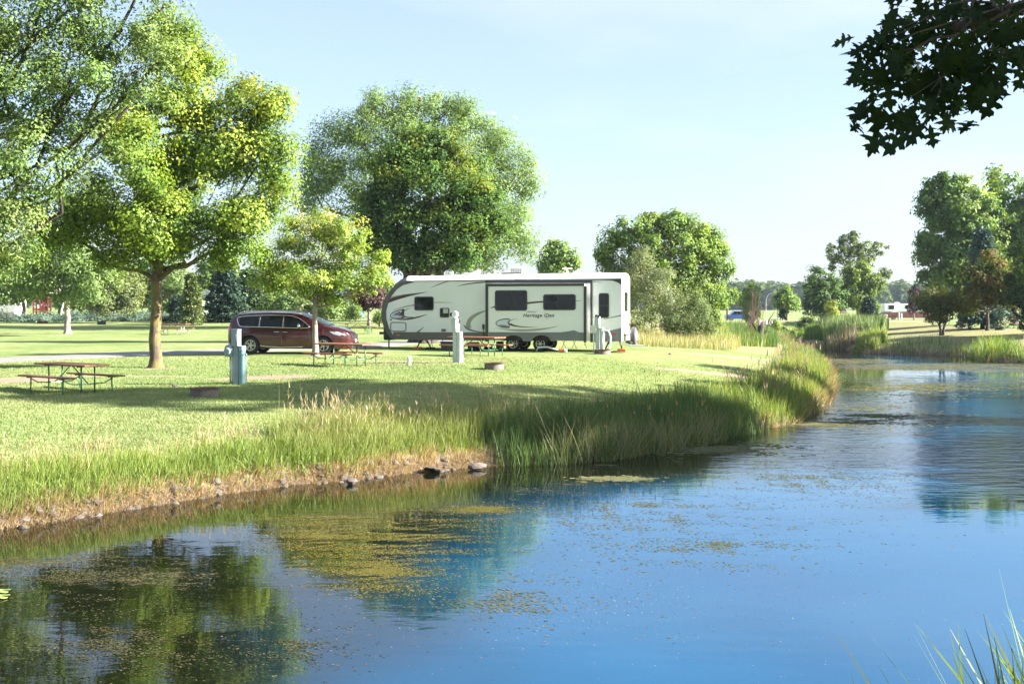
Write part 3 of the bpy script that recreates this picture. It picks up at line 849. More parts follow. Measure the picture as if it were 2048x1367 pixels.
shrub('rounded green willow bush right of the silvery shrub', 1385, 68, [(1385, 630, 40, 36), (1362, 655, 28, 20), (1410, 652, 26, 22), (1385, 600, 26, 18), (1345, 640, 24, 26)], 9000, 0.15, [(0.14, 0.19, 0.07), (0.10, 0.15, 0.055), (0.17, 0.21, 0.09)], 92, narrow=0.32)
# trees far behind
tree('tree', 'small airy tree seen above the rear of the trailer roof', on(1115, 125), 125.0, [(1115, 505, 30, 22), (1096, 528, 18, 18), (1136, 528, 18, 18), (1115, 545, 30, 14)], 5000, 0.36, POPLAR, 101, trunk_r=0.2, fork=2.6, clump=0.6, twigs=40)
tree('tree', 'small bright round tree left of the leafy island trees', on(1574, 150), 150.0, [(1573, 590, 18, 17), (1586, 600, 13, 14), (1562, 604, 12, 12), (1576, 610, 18, 12)], 3200, 0.34, POPLAR, 102, trunk_r=0.13, fork=1.4, clump=0.5)
tree('cottonwood_tree', 'airy tall cottonwood with bare gaps above two rounder trees', on(1722, 165), 165.0, [(1700, 490, 26, 20), (1665, 505, 14, 18), (1722, 500, 20, 18), (1755, 495, 18, 12), (1712, 470, 10, 12), (1680, 525, 24, 16), (1770, 545, 18, 10), (1735, 525, 24, 14), (1690, 478, 10, 10)], 4600, 0.36, [(0.14, 0.18, 0.075), (0.11, 0.15, 0.065)], 103, trunk_r=0.28, fork=5.0, clump=0.5, twigs=60, nclump=110)
tree('tree', 'dense dark green tree on the left of the island clump', on(1648, 140), 140.0, [(1645, 560, 28, 26), (1630, 590, 26, 26), (1665, 590, 28, 30), (1645, 612, 40, 22)], 9000, 0.30, [(0.075, 0.14, 0.04), (0.10, 0.17, 0.045), (0.055, 0.10, 0.035)], 104, trunk_r=0.2, fork=1.2, clump=0.55)
tree('tree', 'bright yellow green tree on the right of the island clump', on(1715, 142), 142.0, [(1715, 545, 28, 24), (1735, 570, 26, 28), (1700, 580, 26, 30), (1722, 605, 34, 24)], 9000, 0.30, [(0.15, 0.22, 0.05), (0.18, 0.24, 0.06), (0.11, 0.17, 0.045)], 105, trunk_r=0.2, fork=1.2, clump=0.55)
shrub('small yellow green sapling in front of the dark island tree', 1662, 133, [(1662, 614, 11, 12), (1664, 628, 12, 10)], 1500, 0.22, [(0.22, 0.26, 0.05)], 106, name='sapling')
shrub('purple leaved plum tree standing before the motorhome', 1828, 205, [(1828, 594, 14, 14), (1826, 610, 17, 14), (1830, 580, 8, 8)], 3600, 0.30, PLUM, 107, name='plum_tree', cat='tree', forks=1, trunk_r=0.12, fork=1.2, clump=0.4)
shrub('yellow green bushes beside the culvert mouth', 1530, 127, [(1530, 655, 16, 12), (1548, 650, 12, 10)], 1800, 0.2, POPLAR, 108)
shrub('dark leaning bush on the bank right of the culvert', 1612, 124, [(1608, 655, 14, 14), (1598, 672, 16, 9), (1618, 640, 10, 8)], 2600, 0.2, [(0.07, 0.12, 0.035), (0.1, 0.14, 0.04)], 109)
shrub('pale green willow bush behind the bare twigs', 1500, 110, [(1500, 590, 18, 20), (1498, 620, 22, 22), (1508, 575, 9, 12)], 3000, 0.26, WILLOW, 110, narrow=0.35)
shrub('spreading low tree at the far edge of the poplar', 1455, 140, [(1455, 590, 22, 12), (1440, 605, 22, 12), (1475, 592, 12, 10)], 2600, 0.3, POPLAR, 111, name='tree', cat='tree', forks=1, trunk_r=0.15, fork=1.8)
# right bank group
tree('cottonwood_tree', 'tall cottonwood with glittering leaves on the right bank', on(1925, 106), 106.0,
     [(1890, 372, 34, 26), (1915, 362, 26, 20), (1876, 420, 36, 40), (1925, 430, 48, 54), (1862, 480, 26, 20), (1844, 503, 18, 9), (1905, 500, 46, 40), (1872, 550, 34, 22), (1965, 430, 34, 50), (1960, 500, 44, 44), (1930, 560, 56, 40), (1858, 395, 14, 18), (1850, 520, 14, 8)], 27000, 0.34, COTTON, 121, trunk_r=0.4, fork=3.5, clump=0.6, twigs=50, nclump=330)
tree('cottonwood_tree', 'second tall cottonwood cut by the right edge of the view', on(2030, 108), 108.0,
     [(2005, 372, 30, 30), (2012, 430, 44, 54), (2060, 395, 36, 50), (2065, 480, 58, 76), (1995, 500, 42, 44), (2040, 560, 50, 40), (2110, 430, 60, 90), (1990, 345, 12, 10)], 21000, 0.34, COTTON, 122, trunk_r=0.4, fork=3.5, clump=0.6, twigs=40, nclump=330)
tree('maple_tree', 'small maple with reddish bronze leaves on the right bank', G(1975, 661), 88.0,
     [(1985, 528, 26, 22), (1950, 556, 38, 26), (2000, 560, 40, 32), (1965, 592, 56, 20), (2015, 590, 26, 22), (1975, 510, 12, 10)], 11000, 0.19, OLIVE + [(0.14, 0.09, 0.035)], 123, trunk_r=0.13, fork=1.7, barkm='bark_dark', clump=0.45)
shrub('low multi stemmed olive green tree left of the bronze maple', 1884, 90, [(1855, 600, 26, 18), (1892, 606, 40, 20), (1930, 612, 26, 18), (1866, 622, 22, 14), (1900, 590, 30, 14), (1875, 635, 20, 10)], 8000, 0.18, OLIVE, 124, name='tree', cat='tree', trunk_r=0.09, fork=0.9, forks=4, barkm='bark_dark')
tree('tree', 'dark shaded tree hanging over the right edge near the water', on(2075, 84), 84.0,
     [(2038, 590, 28, 26), (2065, 555, 46, 46), (2044, 636, 20, 22), (2090, 610, 50, 50), (2030, 560, 20, 16), (2060, 500, 40, 30)], 11000, 0.19, [(0.045, 0.085, 0.022), (0.06, 0.10, 0.026), (0.035, 0.065, 0.018)], 125, trunk_r=0.2, fork=1.5, barkm='bark_dark', clump=0.45)
# left background
LB = 'small lawn trees before the juniper beds'
tree('tree', 'spreading lawn tree with stout pale trunk left of the main maple', G(135, 667), 78.0, [(130, 562, 70, 32), (70, 552, 54, 32), (190, 556, 60, 38), (130, 530, 90, 34), (60, 578, 40, 16), (170, 590, 40, 14), (110, 490, 90, 40)], 16000, 0.21, WILLOW, 131, trunk_r=0.21, fork=2.2, barkm='bark_pale', clump=0.55, narrow=0.45, group=LB)
tree('birch_tree', 'pale leaved birch with thin white trunk right of the lawn tree', G(229, 642), 104.0, [(228, 570, 48, 36), (210, 600, 40, 26), (245, 600, 34, 28), (228, 535, 40, 30), (262, 575, 18, 30)], 11000, 0.26, [(0.17, 0.21, 0.08), (0.2, 0.24, 0.1), (0.13, 0.17, 0.06)], 132, trunk_r=0.11, fork=2.4, barkm='bark_pale', clump=0.6, narrow=0.4, group=LB)
tree('tree', 'far lawn tree with tan trunk between the birch and the stout trunk', on(161, 122), 122.0, [(160, 570, 40, 34), (140, 600, 30, 18), (180, 600, 30, 18)], 6000, 0.32, ASH, 133, trunk_r=0.17, fork=2.4, barkm='bark_pale', clump=0.6, group=LB)
tree('tree', 'far dark lawn tree with brown trunk left of the red playhouse', on(47, 122), 122.0, [(47, 560, 45, 36), (15, 590, 30, 22), (75, 575, 26, 18)], 7000, 0.32, ASH, 134, trunk_r=0.2, fork=2.2, barkm='bark', clump=0.6, group=LB)
tree('willow_tree', 'pale drooping willow right behind the main maple trunk', on(350, 118), 118.0, [(350, 565, 38, 34), (335, 600, 34, 28), (375, 590, 24, 26), (350, 540, 26, 22)], 9000, 0.30, WILLOW + SILVER, 135, trunk_r=0.2, fork=2.0, clump=0.6, narrow=0.3)
tree('tree', 'mid green background tree between willow and dark spruces', on(420, 135), 135.0, [(420, 560, 34, 40), (400, 585, 24, 28), (440, 540, 30, 30)], 6000, 0.36, POPLAR, 136, trunk_r=0.2, fork=2.2, clump=0.6)
for i, (px, d, w, h, lab) in enumerate([(-60, 140, 90, 60, 'broad background tree at the far left edge of the campground'), (30, 150, 80, 52, 'dark background tree behind the playhouse'), (120, 155, 80, 58, 'background tree above the playhouse and stout trunk'),
                                        (230, 150, 70, 44, 'background tree behind the birch'), (300, 145, 60, 50, 'background tree hidden behind the main maple trunk'), (520, 140, 60, 40, 'background tree left of the young maple')]):
    tree('tree', lab, on(px, d), float(d), [(px, 600 - h, w, h * .7), (px - w * .5, 610 - h * .5, w * .6, h * .5), (px + w * .5, 610 - h * .5, w * .6, h * .5)], 7500, 0.38, [ASH, DARKM, POPLAR][i % 3], 140 + i, trunk_r=0.25, fork=2.2, clump=0.8, group='background trees beyond the juniper beds')
shrub('pale green shrub thicket seen over the minivan windscreen', 652, 104, [(640, 612, 36, 22), (665, 618, 34, 24), (610, 612, 28, 20), (690, 622, 22, 18)], 8000, 0.22, SILVER[:1] + WILLOW, 151)
shrub('feathery pale bushes above the minivan roof', 575, 106, [(575, 605, 34, 22), (545, 612, 24, 18)], 4500, 0.22, WILLOW, 152)
shrub('purple leaved tree between the young maple and the trailer nose', 738, 98, [(722, 588, 26, 18), (745, 592, 24, 16), (735, 575, 24, 14), (755, 605, 14, 10), (722, 608, 14, 10)], 5000, 0.22, [(0.10, 0.055, 0.06), (0.075, 0.04, 0.045), (0.14, 0.085, 0.08)], 153, name='plum_tree', cat='tree', forks=1, trunk_r=0.14, fork=1.2, barkm='bark_pale')
shrub('dark round shrub behind the trailer nose', 770, 110, [(775, 590, 24, 26), (790, 610, 20, 20)], 3600, 0.24, DARKM, 154)
shrub('bright green shrub under the purple tree', 760, 96, [(762, 634, 15, 11), (708, 625, 12, 14)], 2400, 0.16, POPLAR, 155)
shrub('dark purple bush in the juniper bed right of the stout trunk', 200, 112, [(200, 620, 14, 9), (190, 622, 9, 7)], 1400, 0.2, PLUM, 156)

def conifer(label, px, d, h, rad, n, pal, seed, size=0.3, base=0.15, name='spruce_tree', py0=None):
    r = np.random.RandomState(seed)
    b = on(px, d); root = empty(name, b, 0, label, 'tree')
    ns = max(60, n // 26)
    t = r.uniform(0, 1, ns) ** 0.8; a = r.uniform(0, 6.283, ns)
    whorl = 0.85 + 0.22 * np.sin(t * 40 + r.uniform(0, .8, ns)) + 0.12 * np.sin(a * 3 + seed) + r.uniform(-.12, .12, ns)
    z0 = base + t * (h - base)
    R = rad * (1 - t) ** 0.85 * whorl + 0.08
    i = r.randint(0, ns, n); q = 0.25 + 0.75 * r.uniform(0, 1, n) ** 0.5
    rr = R[i] * q
    jit = r.normal(size=(n, 3)) * np.array([1, 1, .5]) * (0.06 + 0.07 * rad)
    Cn = np.stack([np.cos(a[i]) * rr, np.sin(a[i]) * rr, z0[i] - rr * 0.28 + 0.1 * (q - .5)], 1) + jit
    out_ = np.stack([np.cos(a[i]), np.sin(a[i]), -0.25 + 0 * rr], 1)
    dd = out_ + r.normal(size=(n, 3)) * 0.45; dd /= np.linalg.norm(dd, axis=1)[:, None]
    up = np.array([0, 0, 1]) + r.normal(size=(n, 3)) * 0.5
    s = np.cross(dd, up); s /= np.linalg.norm(s, axis=1)[:, None] + 1e-9
    L = size * r.uniform(.6, 1.3, (n, 1)); wd = L * 0.28
    V = np.stack([Cn, Cn + dd * L * .5 + s * wd, Cn + dd * L, Cn + dd * L * .5 - s * wd], 1).reshape(-1, 3)
    pal = np.array(pal); c = pal[r.randint(0, len(pal), ns)[i]] * r.uniform(.75, 1.3, (n, 1))
    mesh_arrays('crown', V, np.arange(n * 4).reshape(-1, 4), M['needle'], root, col=np.repeat(c, 4, 0))
    mb = MB(); mb.tube([(0, 0, -.2), (0, 0, h * .5), (0, 0, h * .97)], [rad * .07 + .05, rad * .04 + .03, .015], 8); mb.build('trunk', M['bark_dark'], root, smooth=True)
    return root
conifer('broad dark green spruce left of the minivan', 452, 106, 4.9, 2.15, 15000, SPRUCE, 161, 0.3)
conifer('slim yellow green arborvitae beside the dark spruce', 383, 100, 4.2, 1.05, 8000, [(0.10, 0.14, 0.035), (0.07, 0.11, 0.03), (0.14, 0.17, 0.045)], 162, 0.22, name='arborvitae')
conifer('dark squat juniper tree at the foot of the yellow arborvitae', 356, 103, 2.2, 1.3, 4000, SPRUCE, 163, 0.25, name='juniper_tree')
conifer('bushy green conifer right of the broad dark spruce', 500, 112, 4.6, 1.7, 9000, [(0.06, 0.10, 0.045), (0.08, 0.13, 0.05)], 164, 0.3)
conifer('blue green spruce top poking up behind the bronze maple', 1965, 97, 7.9, 2.2, 13000, [(0.06, 0.11, 0.095), (0.085, 0.14, 0.12), (0.05, 0.09, 0.08)], 165, 0.32)
conifer('small dark spruce beside the white fence', 1738, 134, 2.6, 1.3, 4000, SPRUCE, 166, 0.26)
conifer('small pointed evergreen left of the young far tree', 1565, 140, 1.6, .5, 1200, SPRUCE, 167, 0.2)

# far woods on the horizon: one mass
def woods(label, x0, x1, y0, y1, hmin, hmax, n, seed, zb):
    r = np.random.RandomState(seed); k = int((x1 - x0) / 2.2)
    cx = r.uniform(x0, x1, k); cy = r.uniform(y0, y1, k); hh = r.uniform(hmin, hmax, k)
    i = r.randint(0, k, n); q = r.normal(size=(n, 3)); q /= np.linalg.norm(q, axis=1)[:, None]
    rad = np.stack([hh[i] * .42, hh[i] * .42, hh[i] * .52], 1)
    C = np.stack([cx[i], cy[i], zb + hh[i] * .5], 1) + q * rad * r.uniform(.75, 1.08, (n, 1))
    V = leaf_quads(C, 2.6, np.array([0, 0, .7]) + q * .8, r, .8)
    pal = np.array([(0.06, 0.10, 0.04), (0.08, 0.12, 0.045), (0.045, 0.08, 0.035), (0.10, 0.14, 0.05)])
    c = pal[r.randint(0, 4, k)[i]] * r.uniform(.8, 1.2, (n, 1))
    o = mesh_arrays('woods', V, np.arange(n * 4).reshape(-1, 4), M['leaf'], col=np.repeat(c, 4, 0))
    tag(o, label, 'woods', kind='stuff')
woods('blue hazy line of woods on the far horizon', 60, 330, 600, 660, 12, 15.5, 34000, 171, 1.2)
woods('distant woods behind the campground trees', -330, 60, 560, 620, 9, 13, 12000, 172, 2.2)

# trees on the right shore outside the frame: their shade lies across the lawn and the reeds
OFF = 'trees on the right shore outside the view'
for i, (x, y, h, w_) in enumerate([(24.5, 27.0, 18.5, 4.3), (33, 25.8, 21, 4.0), (22.5, 35.5, 8.0, 2.6), (26.5, 43.5, 9.0, 2.6), (18.8, 27.0, 9.5, 2.2), (38, 24, 17, 4.0), (35, 26.5, 24, 4.2), (50, 84, 10, 4.0)]):
    b = Vector((x, y, gz(x, y)))
    root = empty('shore_tree', b, 0, 'shore tree outside the right edge of the view', 'tree', OFF)
    r = np.random.RandomState(180 + i); lob = []
    for k in range(9):
        a = r.uniform(0, 6.283); t = r.uniform(.45, .95)
        q = w_ * .6 * (1 - abs(t - .62))
        lob.append((Vector((math.cos(a) * q, math.sin(a) * q, h * t)), w_ * .55, w_ * .55, w_ * .42))
    crown_mesh('crown', lob, 4500, 0.45, POPLAR, root, 190 + i, 0.6, fill=0.2)
    mb = MB(); mb.tube([(0, 0, -.3), (0, 0, h * .4), (.1, 0, h * .8)], [.3, .22, .08], 9)
    mb.build('trunk', M['bark'], root, smooth=True)

# trees behind the photographer, mirrored in the trailer windows
for i, (x, y, h, w_) in enumerate([(-22, -14, 11, 4), (-10, -20, 13, 4.5), (2, -16, 12, 4.2), (-34, -20, 13, 5), (12, -22, 14, 5), (-3, -30, 15, 5)]):
    b = Vector((x, y, gz(x, y)))
    root = empty('pond_side_tree', b, 0, 'leafy tree on the bank behind the photographer', 'tree', 'trees behind the photographer')
    r = np.random.RandomState(280 + i)
    lob = [(Vector((math.cos(a) * w_ * .5, math.sin(a) * w_ * .5, h * t)), w_ * .6, w_ * .6, h * .2) for a, t in zip(r.uniform(0, 6.28, 8), r.uniform(.3, .9, 8))]
    crown_mesh('crown', lob, 3000, 0.6, DARKM, root, 290 + i, 0.8, fill=.2)
    MB().tube([(0, 0, -.3), (0, 0, h * .4), (.1, 0, h * .8)], [.3, .22, .08], 9).build('trunk', M['bark'], root, smooth=True)

# juniper beds on the far lawn
def juniper(label, pxs, py, d0, n, seed):
    r = np.random.RandomState(seed); V, Cc = [], []
    for (px, w, h) in pxs:
        c = on(px, d0 + r.uniform(-1.5, 1.5)); k = n // len(pxs)
        q = r.normal(size=(k, 3)); q /= np.linalg.norm(q, axis=1)[:, None]; q[:, 2] = np.abs(q[:, 2])
        C = np.array(c) + q * np.array([w, 1.6, h]) * r.uniform(.7, 1.15, (k, 1))
        V.append(leaf_quads(C, .26, q + np.array([0, 0, .5]), r, .3))
        Cc.append(np.array([(0.10, 0.155, 0.105)]) * r.uniform(.5, 1.35, (k, 1)))
    V = np.concatenate(V); Cc = np.concatenate(Cc)
    o = mesh_arrays('juniper_bed', V, np.arange(len(V)).reshape(-1, 4), M['needle'], col=np.repeat(Cc, 4, 0))
    tag(o, label, 'ground cover', kind='stuff')
rr_ = random.Random(5)
juniper('low blue green juniper bed along the top of the left lawn', [(p, rr_.uniform(.7, 1.5), rr_.uniform(.45, .95)) for p in range(-20, 345, 13)], 636, 110, 17000, 201)

# ------------------------------------------------------------------ grasses and reeds
def blades(pos, h, w, az, lean, bend, col, tipcol=None, segs=3, seed=0):
    """vectorised strips: pos (N,3); returns V, F, C"""
    r = np.random.RandomState(seed + 5003); n = len(pos)
    k = segs + 1; t = np.linspace(0, 1, k)
    dr = np.stack([np.cos(az), np.sin(az), 0 * az], 1)
    fa = r.uniform(0, 6.283, n); sd = np.stack([np.cos(fa), np.sin(fa), 0 * fa], 1)
    V = np.zeros((n, k, 2, 3)); C = np.zeros((n, k, 2, 3))
    tipcol = col if tipcol is None else tipcol
    for i, ti in enumerate(t):
        c = pos + dr * (h * (lean * ti + bend * ti * ti))[:, None]
        c[:, 2] += h * (ti - 0.30 * np.abs(bend) * ti * ti)
        ww = (w * (1 - ti) ** 0.7 + w * 0.05)[:, None] * 0.5
        V[:, i, 0] = c - sd * ww; V[:, i, 1] = c + sd * ww
        cc = col * (1 - ti) + tipcol * ti
        C[:, i, 0] = cc; C[:, i, 1] = cc
    b = np.arange(n)[:, None] * (2 * k)
    Fs = np.concatenate([np.concatenate([b + 2 * i, b + 2 * i + 1, b + 2 * i + 3, b + 2 * i + 2], 1) for i in range(segs)])
    return V.reshape(-1, 3), Fs, C.reshape(-1, 3)
class Soup:
    def __init__(s): s.V, s.F, s.C, s.n = [], [], [], 0
    def add(s, V, Fs, C):
        s.V.append(V); s.F.append(Fs + s.n); s.C.append(C); s.n += len(V); return s
    def build(s, name, label, m=None, cat='grass'):
        o = mesh_arrays(name, np.concatenate(s.V), np.concatenate(s.F), m or M['grass'], col=np.concatenate(s.C))
        return tag(o, label, cat, kind='stuff')
def along_shore(poly, n, D0, D1, px0, px1, seed, ymax=200, pw=1.0, tuft=0.0):
    r = np.random.RandomState(seed); A = np.array(poly[:-1]); B = np.array(poly[1:])
    pa = CX + F * A[:, 0] / np.maximum(A[:, 1], 1)
    ok = (pa >= px0) & (pa <= px1) & (A[:, 1] > 3) & (A[:, 1] < ymax)
    A, B = A[ok], B[ok]
    L = np.linalg.norm(B - A, axis=1); w = L * (1 / np.maximum(A[:, 1], 10)) ** pw; w /= w.sum()
    nt_ = n if not tuft else max(10, int(n / 14))
    i = r.choice(len(A), nt_, p=w); t = r.rand(nt_)[:, None]
    p = A[i] * (1 - t) + B[i] * t; dv = (B - A)[i] / L[i][:, None]; nn = np.stack([-dv[:, 1], dv[:, 0]], 1)
    tst = shore_d(p[:, 0] + nn[:, 0] * .5, p[:, 1] + nn[:, 1] * .5) - shore_d(p[:, 0] - nn[:, 0] * .5, p[:, 1] - nn[:, 1] * .5)
    nn = nn * np.sign(tst)[:, None]
    p = p + nn * (D0 + (D1 - D0) * r.rand(nt_))[:, None]
    if tuft:
        j = r.randint(0, nt_, n); p = p[j] + r.normal(size=(n, 2)) * tuft; nn = nn[j]
    D = shore_d(p[:, 0], p[:, 1]); k = (D > D0 - .1) & (D < D1 + .3)
    p, nn, D = p[k], nn[k], D[k]
    return np.stack([p[:, 0], p[:, 1], np.maximum(ground(p[:, 0], p[:, 1]), -0.25) - 0.02], 1), nn, D
def pick(pal, n, r, v=.2):
    pal = np.array(pal); return pal[r.randint(0, len(pal), n)] * r.uniform(1 - v, 1 + v, (n, 1))
GREEN = [(0.15, 0.25, 0.045), (0.20, 0.29, 0.06), (0.12, 0.20, 0.035), (0.24, 0.31, 0.08)]
DGREEN = [(0.075, 0.14, 0.035), (0.10, 0.175, 0.042), (0.13, 0.20, 0.05), (0.06, 0.11, 0.035)]
STRAW = [(0.44, 0.33, 0.20), (0.36, 0.25, 0.15), (0.52, 0.42, 0.27), (0.27, 0.18, 0.11)]
def patch(soup, n, D0, D1, px0, px1, seed, hh, wdt, pal, tip=None, lean=.25, bend=.35, tuft=.12, poly=None, ymax=200, outward=0.0, segs=3, tone=.2):
    pos, nn, D = along_shore(poly or SL, n, D0, D1, px0, px1, seed, ymax, tuft=tuft)
    r = np.random.RandomState(seed + 1); m = len(pos)
    cl = 1 + .28 * np.clip(cl_noise(pos[:, 0], pos[:, 1], 1.3, seed) / 2, -1, 1)
    h = r.uniform(hh[0], hh[1], m) * cl
    base = np.arctan2(-nn[:, 1], -nn[:, 0])
    az = np.where(r.rand(m) < outward, base + r.normal(size=m) * .5, r.uniform(0, 6.283, m))
    c = pick(pal, m, r, tone); tc = pick(tip, m, r, tone) if tip else None
    soup.add(*blades(pos, h, r.uniform(wdt * .6, wdt * 1.3, m), az, r.uniform(0, lean, m), r.uniform(0, bend, m), c, tc, segs, seed))
    return pos, h
# seed heads: short fat strips round the tip
def heads(soup, n, D0, D1, px0, px1, seed, hh, hl, wd, pal, poly=None, ymax=200, stem=(0.2, 0.2, 0.07), fluffy=0):
    pos, nn, D = along_shore(poly or SL, n, D0, D1, px0, px1, seed, ymax)
    r = np.random.RandomState(seed + 777); m = len(pos); h = r.uniform(hh[0], hh[1], m); az = r.uniform(0, 6.283, m); ln = r.uniform(0, .18, m)
    soup.add(*blades(pos, h, np.full(m, .006 + .0002 * pos[:, 1].mean()), az, ln, ln * 0, np.tile(np.array(stem), (m, 1)), None, 2, seed))
    tip = pos + np.stack([np.cos(az) * h * ln, np.sin(az) * h * ln, h * .97], 1)
    k = fluffy or 1
    for q in range(k):
        j = tip.copy(); j[:, 2] -= r.uniform(0, hl, m) * (q > 0)
        soup.add(*blades(j, r.uniform(hl * .6, hl * 1.2, m) * (.6 if fluffy else 1), r.uniform(wd * .7, wd * 1.3, m), r.uniform(0, 6.283, m), r.uniform(0, .9 if fluffy else .2, m), np.zeros(m), pick(pal, m, r), None, 2, seed + q + 5))

s = Soup()
patch(s, 12500, .38, 1.5, -80, 1000, 301, (.12, .32), .014, GREEN, [(0.24, 0.28, 0.07), (0.18, 0.25, 0.05)], outward=.4)
patch(s, 9000, .5, 2.0, 560, 1050, 302, (.32, .72), .013, GREEN, [(0.26, 0.28, 0.1)], outward=.3, tuft=.2)
patch(s, 2500, .2, .9, -80, 700, 303, (.15, .40), .022, [(0.14, 0.21, 0.05), (0.2, 0.26, 0.07)], outward=.6, bend=.6)
s.build('bank_grass', 'bright green tall grass along the near bank')
s = Soup()
patch(s, 7500, .0, .5, -80, 1080, 305, (.08, .26), .011, STRAW, outward=.85, lean=.7, bend=.9, tuft=.10)
patch(s, 1000, .8, 2.6, -80, 1000, 306, (.25, .6), .008, STRAW, bend=.5)
patch(s, 2200, -.1, .35, 1440, 1680, 307, (.2, .55), .02, STRAW, outward=.8, lean=.7, bend=.8, ymax=75)
patch(s, 3500, -.12, .22, -80, 1080, 308, (.06, .18), .012, STRAW[:2] + [(0.2, 0.14, 0.09)], outward=.9, lean=.9, bend=.9)
s.build('dry_grass', 'dead straw grass hanging over the waterline', cat='dry grass')
s = Soup()
patch(s, 10000, -.35, 1.3, 1000, 1500, 311, (.42, .82), .014, DGREEN + [(0.10, 0.16, 0.09)], lean=.22, bend=.25, tuft=.14)
patch(s, 6000, .9, 2.5, 960, 1520, 312, (.14, .36), .013, DGREEN, [(0.12, 0.15, 0.05)], tuft=.2)
patch(s, 700, -.45, .1, 1030, 1400, 313, (.7, 1.15), .012, [(0.26, 0.26, 0.13), (0.34, 0.3, 0.18)], lean=.6, bend=.4, tuft=0)
s.build('reeds', 'tall dark green reeds standing at the waters edge', cat='reeds')
s = Soup()
heads(s, 80, -.2, 1.2, 1040, 1420, 315, (.7, 1.0), .13, .028, [(0.42, 0.24, 0.08), (0.34, 0.19, 0.07)])
heads(s, 16, 1.5, 4.0, 600, 1100, 316, (.7, 1.1), .16, .018, [(0.40, 0.32, 0.16)])
heads(s, 10, 1.5, 3.4, 1380, 1560, 318, (.6, .9), .2, .03, [(0.46, 0.34, 0.18)], ymax=70)
heads(s, 14, .3, 2.5, 1530, 1670, 319, (.9, 1.25), .24, .035, [(0.46, 0.36, 0.18)], ymax=90)
s.build('seed_stalks', 'tan seed heads on stalks rising above the bank grass', cat='reeds')
s = Soup()
heads(s, 200, .8, 2.6, 640, 1010, 321, (.5, .85), .2, .010, [(0.50, 0.40, 0.27), (0.42, 0.33, 0.22)], fluffy=7)
heads(s, 45, .8, 2.6, -40, 560, 322, (.3, .5), .16, .010, [(0.46, 0.36, 0.24)], fluffy=6)
heads(s, 380, .5, 2.6, 1560, 1690, 323, (.45, .8), .24, .016, [(0.25, 0.18, 0.15), (0.32, 0.22, 0.17)], ymax=95, fluffy=6)
s.build('feather_grass', 'fine pinkish feather grass plumes on the bank', cat='grass')
s = Soup()
patch(s, 12000, .05, 1.9, 1440, 1700, 331, (.28, .58), .018, GREEN, [(0.24, 0.26, 0.07)], ymax=62, tuft=.2, outward=.3)
patch(s, 8000, .05, 2.2, 1400, 1700, 332, (.3, .6), .03, DGREEN + GREEN[:2], ymax=128, tuft=.3)
s.build('bank_grass', 'tall grass wrapping the tip of the left bank')
s = Soup()
patch(s, 9000, -.1, 2.2, 1700, 2200, 341, (.35, .8), .035, DGREEN + GREEN, poly=SR, tuft=.4)
patch(s, 2400, -.1, 1.6, 1930, 2200, 342, (.8, 1.5), .035, GREEN + [(0.26, 0.27, 0.06)], poly=SR, tuft=.35)
patch(s, 2600, -.2, .5, 1700, 2100, 343, (.3, .7), .03, STRAW + DGREEN, poly=SR, tuft=.3)
s.build('bank_grass', 'grass fringe of the far right bank')
# cattail stand on the right bank near the culvert
def area(n, pts, seed, dj=0.0):
    """random points inside world quad given as px,d corners"""
    r = np.random.RandomState(seed); u, v = r.rand(n), r.rand(n)
    a, b_, c, d_ = [np.array(((p[0] - CX) / F * p[1], p[1])) for p in pts]
    q = (a[None] * ((1 - u) * (1 - v))[:, None] + b_[None] * (u * (1 - v))[:, None] + c[None] * (u * v)[:, None] + d_[None] * ((1 - u) * v)[:, None])
    return np.stack([q[:, 0], q[:, 1], np.maximum(ground(q[:, 0], q[:, 1]), -.2) - .02], 1)
def field(soup, n, quad, seed, hh, wd, pal, tip=None, lean=.15, bend=.2, segs=2):
    pos = area(n, quad, seed); r = np.random.RandomState(seed + 999)
    cl = 1 + .22 * np.clip(cl_noise(pos[:, 0], pos[:, 1], .9, seed) / 2, -1, 1)
    soup.add(*blades(pos, r.uniform(hh[0], hh[1], n) * cl, r.uniform(wd * .6, wd * 1.4, n), r.uniform(0, 6.283, n), r.uniform(0, lean, n), r.uniform(0, bend, n), pick(pal, n, r), pick(tip, n, r) if tip else None, segs, seed))
s = Soup()
field(s, 4200, [(1650, 97), (1752, 94), (1778, 108), (1640, 114)], 351, (1.25, 1.8), .09, [(0.16, 0.23, 0.09), (0.24, 0.31, 0.15), (0.10, 0.15, 0.06)])
field(s, 600, [(1655, 94.5), (1712, 93.5), (1720, 97), (1660, 98)], 352, (.8, 1.4), .06, [(0.34, 0.31, 0.25), (0.26, 0.22, 0.17)])
field(s, 2600, [(1606, 110), (1665, 98), (1680, 104), (1625, 120)], 353, (.7, 1.3), .06, GREEN + DGREEN)
field(s, 1800, [(1715, 88), (1760, 86), (1775, 94), (1715, 97)], 354, (.5, 1.0), .05, GREEN + STRAW[:1])
s.build('cattails', 'stand of tall grey green cattails on the right bank near the culvert', cat='cattails')
s = Soup()
field(s, 9000, [(1262, 60), (1470, 62), (1500, 84), (1275, 78)], 361, (.35, .75), .022, [(0.28, 0.26, 0.12), (0.36, 0.31, 0.17), (0.19, 0.25, 0.08)], [(0.40, 0.33, 0.20), (0.28, 0.30, 0.12)])
field(s, 6000, [(1400, 66), (1530, 72), (1560, 112), (1420, 112)], 362, (.4, 1.0), .04, GREEN + STRAW[:1])
field(s, 4500, [(1480, 70), (1555, 74), (1545, 92), (1450, 86)], 365, (.6, 1.3), .03, DGREEN)
field(s, 5000, [(1430, 118), (1640, 118), (1700, 132), (1420, 132)], 363, (.3, .9), .06, GREEN + DGREEN[:2])
s.build('rough_grass', 'unmown tan and green grass right of the trailer', cat='grass')
